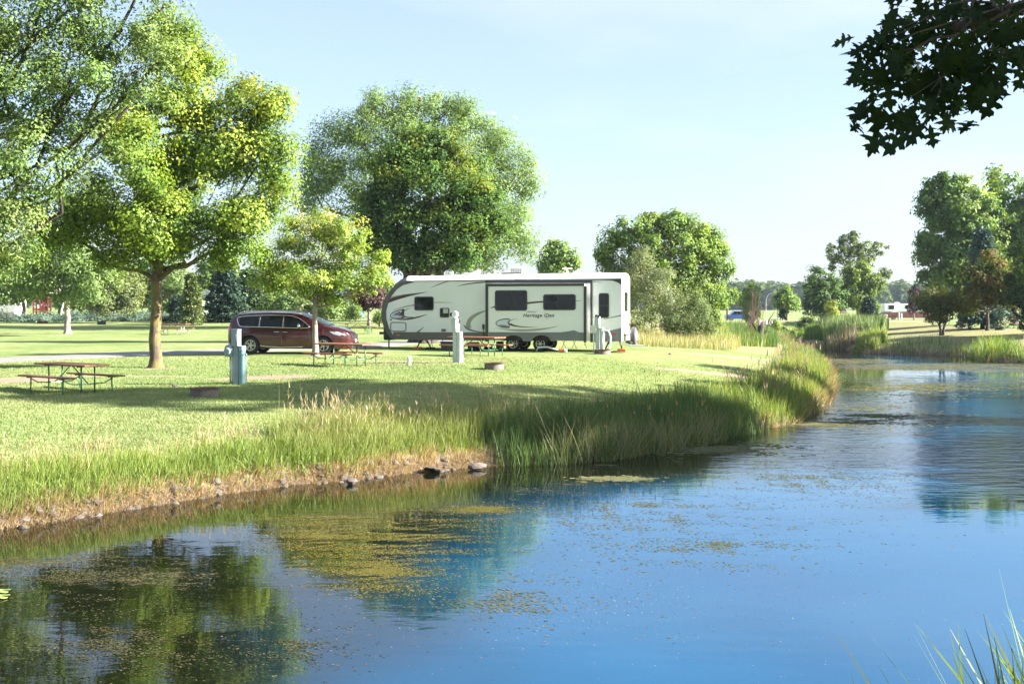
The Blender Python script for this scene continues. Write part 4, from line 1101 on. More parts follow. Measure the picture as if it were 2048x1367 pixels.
# lawn sward: short blades where the lawn is near enough to show them
r_ = np.random.RandomState(401)
n = 230000
d = 1 / (r_.uniform(1 / 47.0, 1 / 19.5, n)); px = r_.uniform(-60, 1560, n)
pos = np.stack([(px - CX) / F * d, d], 1)
D = shore_d(pos[:, 0], pos[:, 1]); k = (D > 1.6)
pos = pos[k]; m = len(pos)
pos = np.stack([pos[:, 0], pos[:, 1], ground(pos[:, 0], pos[:, 1]) - .005], 1)
keep = np.ones(m, bool)
for ex, ey, erx, ery in [(545, 754, 1.4, 0.8), (480, 757, 1.2, .5), (25, 760, 1.7, 1.1), (315, 737, .8, .45), (230, 752, 3.2, .3), (830, 722, 1.8, .35), (1440, 748, 2.6, .7)]:
    g = G(ex, ey); keep &= (((pos[:, 0] - g.x) / erx) ** 2 + ((pos[:, 1] - g.y) / ery) ** 2 > r_.uniform(.5, 1.3, m))
pos = pos[keep]; m = len(pos)
ph = cl_noise(pos[:, 0], pos[:, 1], .35, 77); ph2 = cl_noise(pos[:, 0], pos[:, 1], 2.5, 78)
t = np.clip(.55 + .2 * ph + r_.normal(size=m) * .10, 0, 1)[:, None]
c = np.array([(0.15, 0.23, 0.075)]) * (1 - t) + np.array([(0.275, 0.295, 0.135)]) * t
c *= r_.uniform(.88, 1.12, (m, 1)) * (1 + .10 * np.clip(ph2, -1.5, 1.5))[:, None]
bw = (.006 + .00018 * pos[:, 1])[:, None]; bh = r_.uniform(.025, .06, m); fa = r_.uniform(0, 6.283, m)
sd_ = np.stack([np.cos(fa), np.sin(fa), 0 * fa], 1) * bw
tp = pos + np.stack([r_.normal(size=m) * bh * .5, r_.normal(size=m) * bh * .5, bh], 1)
lw = mesh_arrays('lawn_grass', np.stack([pos - sd_, pos + sd_, tp], 1).reshape(-1, 3), np.arange(m * 3).reshape(-1, 3), M['grass'], col=np.repeat(c, 3, 0))
tag(lw, 'short mown lawn grass catching low sun', 'grass', kind='stuff')
# grass at the photographers feet, lower right corner
s = Soup()
r_ = np.random.RandomState(411); n = 34
q = np.stack([r_.uniform(2.42, 2.9, n), r_.uniform(4.9, 5.5, n)], 1)
q = np.stack([q[:, 0], q[:, 1], ground(q[:, 0], q[:, 1])], 1)
q[:, 2] = np.maximum(q[:, 2], 0)
s.add(*blades(q, np.clip(1.80 - q[:, 2], .5, 2) * r_.uniform(.78, 1.04, n), r_.uniform(.010, .022, n), r_.uniform(2.2, 4.4, n), r_.uniform(0, .05, n), r_.uniform(0, .10, n), pick([(0.015, 0.03, 0.010)], n, r_), pick([(0.025, 0.045, 0.014)], n, r_), 6, 412))
s.build('near_grass', 'long grass blades in the lower right corner')

# ------------------------------------------------------------------ travel trailer
class Plane:
    """vertical plane through world points A (left) and B (right); local X along it, Y away from the camera side, Z up from ground z0"""
    def __init__(s, A, B, z0):
        s.A = Vector((A[0], A[1], z0)); v = Vector((B[0] - A[0], B[1] - A[1], 0)); s.L = v.length; s.u = v.normalized()
        s.n = Vector((-s.u.y, s.u.x, 0)); s.rz = math.atan2(s.u.y, s.u.x)
    def T(s, px, py, off=0.0):
        """photo pixel -> local (X, Z) on the plane shifted by off along local Y"""
        dr = Vector(((px - CX) / F, 1, -(py - HY) / F)); O = Vector((0, 0, H))
        A = s.A + s.n * off
        t = (A - O).dot(s.n) / dr.dot(s.n); q = O + dr * t - s.A
        return (q.dot(s.u), q.z)
TR = Plane(((765 - CX) / F * 55.0, 55.0), ((1243 - CX) / F * 52.3, 52.3), 1.40)
trailer = empty('travel_trailer', TR.A, TR.rz, 'white and grey travel trailer with rounded nose and dark windows parked on the lawn', 'travel trailer')
WD = 2.44
def side(px, py, off=0.0): return TR.T(px, py, off)
def prism_side(name, pts, y0, y1, m, parent=trailer, px=True, off=0.0, bevel=0.0, pl=None, **k):
    pl = pl or TR
    pp = [pl.T(a, b, off) for a, b in pts] if px else pts
    mb = MB(); mb.prism(pp, lambda a, b: (a, y0, b), lambda a, b: (a, y1, b))
    return mb.build(name, m, parent, bevel=bevel, **k)
# body loft: closed side outline repeated across the width, roof crowned
front = [(784, 678.5), (775, 668), (768, 655), (763, 638), (762.5, 621), (766, 606), (773.5, 590), (785, 575), (798.5, 566), (813, 561)]
roofw = [(830, 562), (900, 560.2), (1000, 558), (1100, 556.8), (1200, 556)]
rear = [(1243, 556), (1243, 610), (1243, 682)]
fp = [side(*q) for q in front]; rw = [side(*q) for q in roofw]; rp = [side(*q) for q in rear]
body = fp + rw + rp
zb = 0.80
ys = [0, .015, .05, .12, .25, .5, .9, 1.22, 1.54, 1.94, 2.19, 2.32, 2.39, 2.425, 2.44]
def crown_add(y):
    return 0.25 * (1 - abs(1 - 2 * y / WD) ** 4.0)
def nose(y):
    return 0.10 * (1 - abs(1 - 2 * y / WD) ** 4.0)
def slice_pts(y):
    o = []
    for i, (X, Z) in enumerate(body):
        w = 0.0
        if i >= len(fp) - 5 and i < len(fp) + len(rw) + 1: w = min(1.0, (i - (len(fp) - 6)) / 5.0)
        X2 = X - (nose(y) if i < len(fp) else 0)
        o.append((X2, y, Z + crown_add(y) * w))
    return o
vs, fs = [], []
nb = len(body)
for y in ys: vs += slice_pts(y)
mats_idx = []
for a in range(len(ys) - 1):
    for i in range(nb):
        j = (i + 1) % nb
        fs.append((a * nb + i, a * nb + j, (a + 1) * nb + j, (a + 1) * nb + i))
fs.append(tuple(range(nb))); fs.append(tuple(range(len(ys) * nb - 1, (len(ys) - 1) * nb - 1, -1)))
mb = MB(); mb.add(vs, fs)
shell = mb.build('shell', [M['rv_cream'], M['rv_cap'], M['rv_roof'], M['rv_white']], trailer, angle=32)
for p in shell.data.polygons:
    c = p.center; n = p.normal
    if len(p.vertices) > 4: p.material_index = 0
    elif c.x > rp[0][0] - 0.02: p.material_index = 3
    elif c.x < fp[-1][0] - 0.1: p.material_index = 1
    elif c.z > rw[0][1] - 0.25: p.material_index = 2
    else: p.material_index = 3
# white roof edge gutter and awning rail
mb = MB(); a = side(828, 563.5); b_ = side(1240, 557.5)
mb.box(((a[0] + b_[0]) / 2, -.012, (a[1] + b_[1]) / 2 - .0), (b_[0] - a[0], .03, .035)); mb.build('gutter_rail', M['rv_trim'], trailer)
# dark nose trim along the wall edge
inner = [(792, 678.5), (785, 668), (778, 655), (773, 638), (772.5, 622), (776, 608), (782.5, 593), (793, 579), (806, 570), (828, 564)]
prism_side('nose_trim', front + [(829, 561.5)] + inner[::-1], -.012, -.001, M['rv_cap'])
# lower skirts
prism_side('skirt', [(787, 663.6), (784, 678.5), (972, 681), (972, 664.5)], -.010, -.001, M['rv_taupe'])
prism_side('skirt', [(1183, 664), (1205, 664.5), (1243, 655), (1243, 682), (1183, 684)], -.010, -.001, M['rv_grey'])
prism_side('roof_corner_panel', [(1213, 558.5), (1226, 561), (1236, 565), (1243, 570), (1243, 557)], -.010, -.001, M['rv_trim'])
def rr(px0, py0, px1, py1, r, n=4, off=0.0, pl=None):
    pl = pl or TR
    x0, z1 = pl.T(px0, py0, off); x1, z0 = pl.T(px1, py1, off)
    o = []
    for cx, cz, a0 in ((x1 - r, z1 - r, 0), (x0 + r, z1 - r, 90), (x0 + r, z0 + r, 180), (x1 - r, z0 + r, 270)):
        for k in range(n + 1):
            a = math.radians(a0 + 90 * k / n); o.append((cx + r * math.cos(a), cz + r * math.sin(a)))
    return o
def window(px0, py0, px1, py1, y, parent=trailer, r=.09, splits=(), pl=None, hs=()):
    off = y
    pts = rr(px0, py0, px1, py1, r, off=off, pl=pl)
    mb = MB(); mb.prism(pts, lambda a, b: (a, y - .03, b), lambda a, b: (a, y - .001, b))
    w = mb.build('window', M['rv_trim'], parent, bevel=.006)
    X0 = min(p[0] for p in pts); X1 = max(p[0] for p in pts); Z0 = min(p[1] for p in pts); Z1 = max(p[1] for p in pts)
    i = .045
    cuts = [X0 + i - .015] + [X0 + (X1 - X0) * s_ for s_ in splits] + [X1 - i + .015]
    for k in range(len(cuts) - 1):
        zc = [Z0 + i - .015] + ([Z0 + (Z1 - Z0) * h_ for (kk, h_) in hs if kk == k]) + [Z1 - i + .015]
        for q in range(len(zc) - 1):
            a0, a1, b0, b1 = cuts[k] + .015, cuts[k + 1] - .015, zc[q] + .015, zc[q + 1] - .015
            rr_ = .05
            pp = []
            for cx, cz, an in ((a1 - rr_, b1 - rr_, 0), (a0 + rr_, b1 - rr_, 90), (a0 + rr_, b0 + rr_, 180), (a1 - rr_, b0 + rr_, 270)):
                for kk in range(4):
                    t = math.radians(an + 30 * kk); pp.append((cx + rr_ * math.cos(t), cz + rr_ * math.sin(t)))
            m2 = MB(); m2.prism(pp, lambda a, b: (a, y - .036, b), lambda a, b: (a, y - .028, b)); m2.build('pane', M['glass'], w)
    return w
window(829, 593, 867.5, 620.5, 0)
window(880, 615.5, 898.5, 634.5, 0, r=.06)
# small pale flap set in the little window
prism_side('vent_flap', [(887, 617), (896.5, 617), (896.5, 626), (887, 626)], -.05, -.037, M['galv'])
window(1197.5, 586, 1218, 635.5, 0, r=.10, hs=((0, .5),))
# baggage door outline and small fittings
def outline_door(px0, py0, px1, py1, r, th=.035):
    po = rr(px0, py0, px1, py1, r, 5); X0 = sum(p[0] for p in po) / len(po); Z0 = sum(p[1] for p in po) / len(po)
    mb = MB(); path = [(x, -.008, z) for x, z in po]; mb.tube(path + [path[0]], th / 2, 6, caps=False)
    d = mb.build('baggage_door', M['rv_trim'], trailer)
    m2 = MB(); m2.prism(po, lambda a, b: (a, -.006, b), lambda a, b: (a, -.0005, b)); m2.build('panel', M['rv_cream'], d)
outline_door(781.5, 644.5, 812, 662, .1)
prism_side('outlet_cover', [(883, 657.5), (892, 657.5), (892, 663), (883, 663)], -.03, -.002, M['ring_grey'])
prism_side('marker_light', [(793, 668.5), (800, 668.5), (800, 671), (793, 671)], -.03, -.012, M['amber'])
prism_side('marker_light', [(1225, 666.5), (1232, 666), (1232, 669), (1225, 669.5)], -.03, -.012, M['red_lens'])
prism_side('handle', [(780, 638), (784, 638), (783, 640.5), (781, 640.5)], -.03, -.002, M['rv_trim'])
prism_side('cable_hatch', [(965, 648), (969, 648), (969, 658), (965, 658)], -.05, -.002, M['black'])
mb = MB(); q0 = side(967, 657); mb.tube([(q0[0], -.04, q0[1]), (q0[0] + .03, -.06, q0[1] - .3), (q0[0] + .02, -.05, .6), (q0[0] - .2, .1, .05)], .015, 6); mb.build('power_cord', M['black'], trailer)

# ---- graphics on the wall: curved decals
def bez(p0, p1, p2, p3, n=12):
    o = []
    for i in range(n + 1):
        t = i / n; u = 1 - t
        o.append((u**3 * p0[0] + 3*u*u*t * p1[0] + 3*u*t*t * p2[0] + t**3 * p3[0], u**3 * p0[1] + 3*u*u*t * p1[1] + 3*u*t*t * p2[1] + t**3 * p3[1]))
    return o
def swoosh(up, lo, m, y=0.0, layer=0, parent=trailer):
    """decal between an upper and a lower pixel curve; each is 4 bezier points"""
    A, B = bez(*up), bez(*lo)
    A = [TR.T(*q, y) for q in A]; B = [TR.T(*q, y) for q in B]
    yy = y - .004 - .0015 * layer
    vs = [(a[0], yy, a[1]) for a in A] + [(b[0], yy, b[1]) for b in B] + [(a[0], yy + .0015, a[1]) for a in A] + [(b[0], yy + .0015, b[1]) for b in B]
    n = len(A); fs = []
    for i in range(n - 1):
        fs += [(i, i + 1, n + i + 1, n + i), (2*n + i, 3*n + i, 3*n + i + 1, 2*n + i + 1)]
    mb = MB(); mb.add(vs, fs); return mb.build('decal', m, parent)
def L3(a, b): return (a, ((2*a[0]+b[0])/3, (2*a[1]+b[1])/3), ((a[0]+2*b[0])/3, (a[1]+2*b[1])/3), b)
swoosh(((775, 599), (795, 590), (830, 586), (855, 583.5)), ((771, 608.5), (790, 599), (825, 590), (855, 584)), M['dec_brown'])
swoosh(((784, 593), (800, 589), (812, 587), (830, 586.5)), ((780, 596.5), (800, 591), (812, 588.5), (830, 587)), M['dec_tan'])
swoosh(((868, 604), (880, 603), (892, 604), (905, 605)), ((868, 605.6), (880, 605), (892, 605.3), (905, 605.2)), M['dec_tan'])
swoosh(((785, 621), (800, 614), (815, 610), (829, 608.5)), ((785, 621.6), (800, 616.5), (815, 612.5), (829, 611.5)), M['dec_tan'])
swoosh(((861, 575), (875, 568), (888, 563), (898, 561.5)), ((861, 575.4), (876, 570), (890, 564.5), (902, 561.5)), M['dec_grey'])
swoosh(((914, 572), (940, 564), (960, 562), (1080, 558.8)), ((914, 572.4), (940, 567), (965, 563.5), (1080, 562)), M['dec_brown'])
swoosh(((1030, 559), (1050, 559.2), (1065, 560), (1083, 565)), ((1030, 560.5), (1050, 561.3), (1062, 562.5), (1083, 565.4)), M['dec_brown'])
swoosh(((1105, 563), (1120, 559.5), (1160, 557.8), (1203, 564.5)), ((1105, 563.5), (1120, 561.5), (1160, 560.5), (1203, 565)), M['dec_brown'])
swoosh(L3((832, 664), (848, 653)), ((838, 664), (842, 660), (846, 656), (848.5, 653.4)), M['dec_grey'])
swoosh(((1208, 637.5), (1222, 634), (1235, 631), (1243, 629)), ((1208, 638), (1222, 636), (1235, 633), (1243, 631.5)), M['dec_grey'])
# headlamp like swirl on the nose
def swirl(cx, cy, w, h, y, flip=1):
    """silver oval with dark brown hooks, tail sweeping right"""
    X = lambda a, b: (cx + a * w, cy + b * h)
    swoosh((X(-.5, .25), X(-.5, -.1), X(-.3, -.32), X(.12, -.5)), (X(-.5, .25), X(-.48, .55), X(-.2, .6), X(.12, .45)), M['dec_brown'], y, 0)
    swoosh((X(-.47, .23), X(-.47, -.02), X(-.28, -.22), X(.02, -.36)), (X(-.47, .23), X(-.44, .46), X(-.2, .48), X(.02, .38)), M['dec_blue'], y, 1)
    swoosh((X(-.36, .22), X(-.3, .0), X(-.2, -.15), X(-.05, -.25)), (X(-.36, .22), X(-.24, .12), X(-.12, .12), X(-.05, .32)), M['dec_grey'], y, 2)
    swoosh((X(.5, -.62), X(.2, -.5), X(-.12, -.2), X(-.05, .16)), (X(.5, -.62), X(.24, -.46), X(-.03, -.16), X(.03, .14)), M['dec_brown'], y, 2)
    swoosh((X(-.05, .16), X(.02, .36), X(.2, .46), X(.5, .38)), (X(.12, .14), X(.16, .28), X(.3, .34), X(.5, .3)), M['dec_grey'], y, 2)
    swoosh((X(-.25, .55), X(.1, .75), X(.6, .6), X(1.15, .05)), (X(-.25, .55), X(.05, .55), X(.5, .42), X(1.15, .04)), M['dec_brown'], y, 0)
swirl(803, 627, 46, 20, 0)
# khaki crescent half hidden by the slide out
swoosh(((972, 620), (950, 624), (928, 634), (932, 658)), ((972, 622), (958, 628), (934, 640), (943, 655)), M['dec_tan'])
swoosh(((927, 648), (936, 658), (950, 662), (972, 663.5)), ((927, 649), (930, 660), (940, 664), (972, 665)), M['dec_grey'])

prism_side('wheel_well', [(1002, 664.8), (1104, 664.8), (1104, 681), (1002, 681)], -.02, -.011, M['black'])
# ---- slide out room
SO = -0.58
sx0, szt = side(972, 568, SO); sx1, szb = side(1168.5, 682, SO)
bx0, bzb = sx0, side(1000, 664.5, SO)[1]
mb = MB(); mb.box(((sx0 + sx1) / 2, SO / 2, (szt + bzb) / 2), (sx1 - sx0 - .02, -SO - .001, szt - bzb - .02))
slide = mb.build('slide_out', M['rv_cream'], trailer, bevel=.01)
slide.data.materials.append(M['rv_white'])
for p in slide.data.polygons:
    if p.normal.x > .9: p.material_index = 1
def sp(name, pts, y0, y1, m, **k):
    return prism_side(name, pts, y0, y1, m, parent=slide, off=SO, **k)
sp('frame_rail', [(971, 567), (1169, 566.5), (1169, 571.5), (971, 572.5)], SO - .03, SO - .001, M['rv_trim'])
sp('frame_rail', [(971, 572.6), (976.5, 572.6), (976.5, 683), (971, 683)], SO - .03, SO - .001, M['rv_trim'])
sp('frame_rail', [(1167.5, 571.6), (1173, 571.6), (1173, 684), (1167.5, 684)], SO - .03, SO - .001, M['rv_trim'])
prism_side('slide_flange', [(1181, 566), (1184.5, 566), (1184.5, 684), (1181, 684)], -.05, -.001, M['rv_trim'])
prism_side('slide_flange', [(971, 561), (1184.5, 560.5), (1184.5, 565.9), (971, 566)], -.012, -.001, M['rv_trim'])
window(990, 580.5, 1054.5, 621, SO, parent=slide, splits=(.5,), r=.10)
window(1086.5, 588.5, 1151.5, 620, SO, parent=slide, splits=(.44,), hs=((0, .5),), r=.10)
# skirt of the slide with two wheel arches
def skirt_arch():
    top = [(977, 664.3), (1120, 664.3), (1135, 662.5), (1148, 660), (1158, 664), (1167.4, 664.5)]
    bot = [(1167.4, 681.5), (1130, 681), (1112, 680)]
    for k in range(9):
        a = math.pi * k / 8; bot.append((1080 + 19 * math.cos(a) + 3, 682 - 12 * math.sin(a)))
    for k in range(9):
        a = math.pi * k / 8; bot.append((1027 + 19 * math.cos(a) , 682 - 12 * math.sin(a)))
    bot += [(1002, 680), (977, 680)]
    return top + bot
sp('arched_skirt', skirt_arch(), SO + .02, SO - .012, M['rv_grey'])
x0 = side(1171, 600, SO)[0]
mb = MB(); mb.box((sx1 + .004, SO + .26, side(1175, 603)[1]), (.02, .22, .62)); w = mb.build('window', M['rv_trim'], slide, bevel=.01)
m2 = MB(); m2.box((sx1 + .017, SO + .26, side(1175, 603)[1]), (.006, .17, .56)); m2.build('pane', M['glass'], w)
def sws(up, lo, m, layer=0): return swoosh(up, lo, m, SO, layer, slide)
sws(((980, 616.5), (985, 613), (988, 612), (991, 611)), ((980, 616.8), (984, 615.5), (988, 615), (991, 614.5)), M['dec_brown'])
sws(((1054.5, 604), (1065, 603), (1075, 602), (1087, 601.5)), ((1054.5, 608), (1065, 606.5), (1075, 605.5), (1087, 604.5)), M['dec_brown'])
sws(((1151.5, 600.5), (1155, 600.6), (1160, 601), (1165, 601.2)), ((1151.5, 602), (1155, 602), (1160, 601.6), (1165, 601.3)), M['dec_grey'])
def swirl2(cx, cy, w, h):
    X = lambda a, b: (cx + a * w, cy + b * h)
    sws((X(-.5, .1), X(-.5, -.3), X(-.2, -.56), X(.17, -.54)), (X(-.5, .1), X(-.42, .6), X(-.1, .72), X(.17, .66)), M['dec_brown'], 0)
    sws((X(-.46, .1), X(-.45, -.22), X(-.18, -.44), X(.14, -.42)), (X(-.46, .1), X(-.40, .5), X(-.1, .58), X(.14, .5)), M['dec_blue'], 1)
    sws((X(-.38, .3), X(-.2, .2), X(.0, .3), X(.2, .5)), (X(-.38, .3), X(-.25, .5), X(.0, .6), X(.2, .55)), M['dec_grey'], 2)
    sws((X(.62, -.5), X(.2, -.45), X(.0, -.2), X(.08, .1)), (X(.62, -.5), X(.32, -.42), X(.1, -.2), X(.17, .1)), M['dec_grey'], 2)
    sws((X(.08, .1), X(.2, .5), X(.6, .62), X(1.55, .58)), (X(.28, .1), X(.35, .35), X(.7, .5), X(1.55, .57)), M['dec_brown'], 2)
swirl2(1012, 645, 42, 16)
sws(((990, 655), (1030, 666), (1080, 665), (1122, 650)), ((990, 655.4), (1030, 660), (1080, 659.5), (1122, 650.3)), M['dec_tan'])
def text(body_, px, py, hpx, y, m, parent, shear=.25, ext=.0015, offs=.0, name='lettering', sp_=1.0, align='LEFT', rot=None, loc=None):
    c = bpy.data.curves.new(name, 'FONT'); c.body = body_; c.shear = shear; c.extrude = ext; c.offset = offs; c.space_character = sp_; c.align_x = align
    c.size = hpx / (F / 53.0) / .70
    c.materials.append(m)
    o = bpy.data.objects.new(name, c)
    if loc is None:
        X, Z = TR.T(px, py, y); loc = (X, y - .006, Z)
    me = bpy.data.meshes.new_from_object(o); bpy.data.objects.remove(o); me.name = name
    if not me.materials: me.materials.append(m)
    o = bpy.data.objects.new(name, me)
    o.location = loc; o.rotation_euler = rot or (math.pi / 2, 0, 0)
    return link(o, parent)
text('Heritage Glen', 1046, 633.5, 6.9, SO, M['rv_trim'], slide, .22, offs=.004, sp_=1.12)
text('Wildwood', 1054, 624.8, 3.0, SO, M['dec_grey'], slide, .3)
text('Lite', 1091, 637, 2.4, SO, M['dec_grey'], slide, .2)

# ---- rear wall, lights, ladder side window, bumper and spare wheel
RX = rp[0][0]
mb = MB(); mb.box((RX + .008, 1.25, side(1243, 603)[1]), (.03, .92, .86)); w = mb.build('window', M['rv_trim'], trailer, bevel=.01)
for k in (-1, 1):
    m2 = MB(); m2.box((RX + .026, 1.25 + k * .215, side(1243, 603)[1]), (.008, .40, .78)); m2.build('pane', M['glass'], w)
for k in (-1, 0, 1):
    m2 = MB(); m2.box((RX + .012, 1.22 + k * .22, side(1243, 551)[1] + .05), (.03, .09, .035)); m2.build('marker_light', M['red_lens'], trailer)
m2 = MB(); m2.lathe([(0, 0), (.05, .0), (.05, .04), (0, .05)], 12, Matrix.Translation((RX, 1.22, side(1243, 557)[1])) @ Matrix.Rotation(math.pi / 2, 4, 'Y')); m2.build('camera_lamp', M['black'], trailer)
for yy in (.28, WD - .28):
    m2 = MB(); m2.box((RX + .02, yy, side(1243, 650)[1]), (.05, .13, .17)); m2.build('tail_light', M['red_lens'], trailer, bevel=.01)
text('WILDWOOD', 0, 0, 3.6, 0, M['dec_blue'], trailer, 0, loc=(RX + .006, .78, side(1243, 571)[1]), rot=(math.pi / 2, 0, math.pi / 2), name='lettering')
mb = MB(); mb.box((RX + .006, 1.22, side(1243, 671)[1]), (.012, 2.3, .06)); mb.build('rear_sill', M['rv_trim'], trailer)
zf = side(1243, 684)[1]
mb = MB(); mb.box((RX + .17, 1.22, zf - .02), (.34, .12, .1)); mb.box((RX + .34, 1.22, zf - .03), (.1, 2.3, .1)); mb.build('bumper', M['blacksteel'], trailer, bevel=.008)
spare_c = (RX + .40, 1.0, zf + .25)
Mx = Matrix.Translation(spare_c) @ Matrix.Rotation(math.pi / 2, 4, 'Y')
mb = MB(); mb.lathe([(.0, -.12), (.30, -.12), (.39, -.08), (.41, 0), (.39, .08), (.30, .12), (.0, .12)], 28, Mx); mb.build('spare_wheel_cover', mat('grey_vinyl_cover', (0.07, 0.07, 0.072), .5, var=.15), trailer, angle=40)
mb = MB(); mb.lathe([(.0, 0), (.22, 0), (.20, .012), (.0, .015)], 24, Matrix.Translation((spare_c[0] + .121, spare_c[1], spare_c[2])) @ Matrix.Rotation(math.pi / 2, 4, 'Y')); mb.build('spare_wheel_badge', M['galv'], trailer)
mb = MB(); mb.tube([(RX + .36, 1.1, zf - .05), (RX + .42, .95, zf + .2)], .03, 6); mb.tube([(RX + .05, .3, zf - .12), (RX + .5, .25, zf - .16), (RX + .9, .25, zf - .14)], .035, 8); mb.build('spare_wheel_carrier', M['offwhite'], trailer)
# ---- chassis, tongue, wheels, jacks
mb = MB()
for yy in (.45, WD - .45): mb.box((RX / 2, yy, zb - .11 + .01), (RX - 1.2, .07, .16))
for xx in (1.5, 3.5, 5.2, 7.5, 9.6): mb.box((xx, WD / 2, zb - .09), (.07, WD - .97, .1))
mb.box((RX / 2 + .2, WD / 2, zb - .012), (RX - .9, WD - .16, .05))
mb.build('chassis', M['blacksteel'], trailer)
q = side(748, 680)
mb = MB(); mb.tube([(.9, .5, zb - .06), (q[0] + .1, WD / 2 - .03, zb - .08)], .055, 6); mb.tube([(.9, WD - .5, zb - .06), (q[0] + .1, WD / 2 + .03, zb - .08)], .055, 6)
mb.box((q[0], WD / 2, zb - .06), (.35, .12, .12)); mb.box((q[0] + .35, WD / 2 - .2, zb - .0), (.12, .3, .06)); mb.build('tow_hitch', M['blacksteel'], trailer)
mb = MB(); mb.tube([(q[0] + .28, WD / 2, .05), (q[0] + .28, WD / 2, zb + .5)], .035, 8); mb.tube([(q[0] + .28, WD / 2, .0), (q[0] + .28, WD / 2, .05)], .09, 10); mb.box((q[0] + .28, WD / 2, zb + .45), (.12, .12, .2)); mb.build('tongue_jack', M['blacksteel'], trailer)
a = side(752, 646); b_ = side(768, 683)
mb = MB(); mb.box((a[0] + .27, WD / 2, (a[1] + b_[1]) / 2 + .04), (.42, .95, a[1] - b_[1] - .02)); mb.build('propane_cover', M['black'], trailer, bevel=.08)
def wheel(parent, c, r, w, name='wheel', spokes=6, sp_m=None, facing=-1):
    """road wheel with its face towards local -Y (facing=-1)"""
    e = bpy.data.objects.new(name, None); e.location = c; link(e, parent)
    Mx = Matrix.Rotation(math.pi / 2 * (1 if facing < 0 else -1), 4, 'X')
    mb = MB(); ri = r * .64
    mb.lathe([(ri, -w / 2), (r * .93, -w / 2), (r, -w * .32), (r, w * .32), (r * .93, w / 2), (ri, w / 2), (ri * .97, w * .2), (ri * .97, -w * .2)], 36, Mx, close=True); mb.build('tyre', M['rubber'], e, angle=35)
    mb = MB(); mb.lathe([(ri * .99, w * .1), (ri * .99, w * .46), (ri * .88, w * .46), (ri * .86, w * .1)], 32, Mx, close=True)
    mb.lathe([(0, w * .12), (r * .17, w * .12), (r * .15, w * .42), (0, w * .44)], 16, Mx)
    for k in range(spokes):
        for dd in ((-.10, .10) if spokes <= 5 else (0,)):
            an = 2 * math.pi * k / spokes
            a0, a1 = an + dd * 1.5, an + dd * 2.2
            mb.tube([Mx @ Vector((math.cos(a0) * r * .14, math.sin(a0) * r * .14, w * .36)), Mx @ Vector((math.cos(a1) * ri * .9, math.sin(a1) * ri * .9, w * .34))], [r * .05, r * .06], 4)
    mb.build('rim', sp_m or M['rim'], e, angle=35)
    mb = MB(); mb.lathe([(0, -.01), (ri * .86, -.01), (ri * .86, .01), (0, .01)], 20, Mx); mb.build('brake_disc', M['black'], e)
    return e
for px in (1025.5, 1080):
    X, Z = side(px, 688, .12)
    wheel(trailer, (X, .24, .33), .33, .21, spokes=6)
    wheel(trailer, (X, WD - .24, .33), .33, .21, spokes=6, facing=1)
mb = MB()
for px in (1025.5, 1080):
    X = side(px, 688, .1)[0]; mb.tube([(X, .3, .33), (X, WD - .3, .33)], .045, 8)
mb.build('axle', M['blacksteel'], trailer)
def stab(px, pad, lean):
    X = side(px, 690, .3)[0]
    mb = MB(); mb.tube([(X, .35, zb - .12), (X + lean, .33, .13)], .035, 6); mb.tube([(X - lean * .6, .35, zb - .12), (X + lean * .6, .33, .3)], .02, 6); mb.build('stabiliser_jack', M['blacksteel'], trailer)
    m2 = MB(); m2.box((X + lean, .33, .065), (.36, .34, .13)); m2.build('jack_pad', M[pad], trailer, bevel=.02)
stab(846, 'orange', -.28); stab(848, 'black', .30); stab(1222, 'rust', -.25); stab(1238, 'orange', .12)
# ---- roof gear
def roofz(px, off=1.2): return side(px, 549, off)[1]
zR = side(1000, 548.6, 0)[1] + .0
cr = slice_pts(1.22); zc = max(p[2] for p in cr)
X0 = side(1006, 540, 1.2)[0]; X1 = side(1048, 540, 1.2)[0]
mb = MB(); pr = [(X0, 0), (X0 + .06, .12), (X0 + .3, .27), (X0 + .55, .31), (X1, .31), (X1, 0)]
mb.prism(pr, lambda a, b: (a, .85, zc - .02 + b), lambda a, b: (a, 1.6, zc - .02 + b)); ac = mb.build('air_conditioner', M['rv_white'], trailer, bevel=.03)
m2 = MB()
for k in range(6): m2.box((X0 + .5 + k * .1, .845, zc + .13), (.05, .02, .16))
m2.build('louvre', M['galv'], ac)
m2 = MB(); m2.box(((X0 + X1) / 2, 1.22, zc - .0), (X1 - X0 - .05, .8, .05)); m2.build('base_gasket', M['black'], ac)
Xa = side(1134, 545, 1.2)[0]
mb = MB(); mb.lathe([(.12, 0), (.10, .03), (.05, .06), (.045, .2), (0.05, .23)], 14, Matrix.Translation((Xa, 1.2, zc - .02))); mb.prism([(Xa - .23, .0), (Xa - .2, .05), (Xa + .2, .05), (Xa + .23, .0)], lambda a, b: (a, 1.1, zc + .2 + b), lambda a, b: (a, 1.3, zc + .2 + b)); mb.build('tv_antenna', M['rv_white'], trailer, bevel=.01)
def rbox(px0, px1, h, name, m='rv_white', yy=1.2, w=.4, tilt=0.0):
    a = side(px0, 548, 1.2)[0]; b_ = side(px1, 548, 1.2)[0]; mb = MB()
    mb.add([(a, yy - w / 2, zc - .03), (b_, yy - w / 2, zc - .03), (b_, yy + w / 2, zc - .03), (a, yy + w / 2, zc - .03), (a, yy - w / 2, zc - .03 + h * (1 - tilt)), (b_, yy - w / 2, zc - .03 + h), (b_, yy + w / 2, zc - .03 + h), (a, yy + w / 2, zc - .03 + h * (1 - tilt))],
           [(0, 1, 2, 3), (4, 5, 6, 7), (0, 1, 5, 4), (1, 2, 6, 5), (2, 3, 7, 6), (3, 0, 4, 7)])
    return mb.build(name, M[m], trailer, bevel=.012)
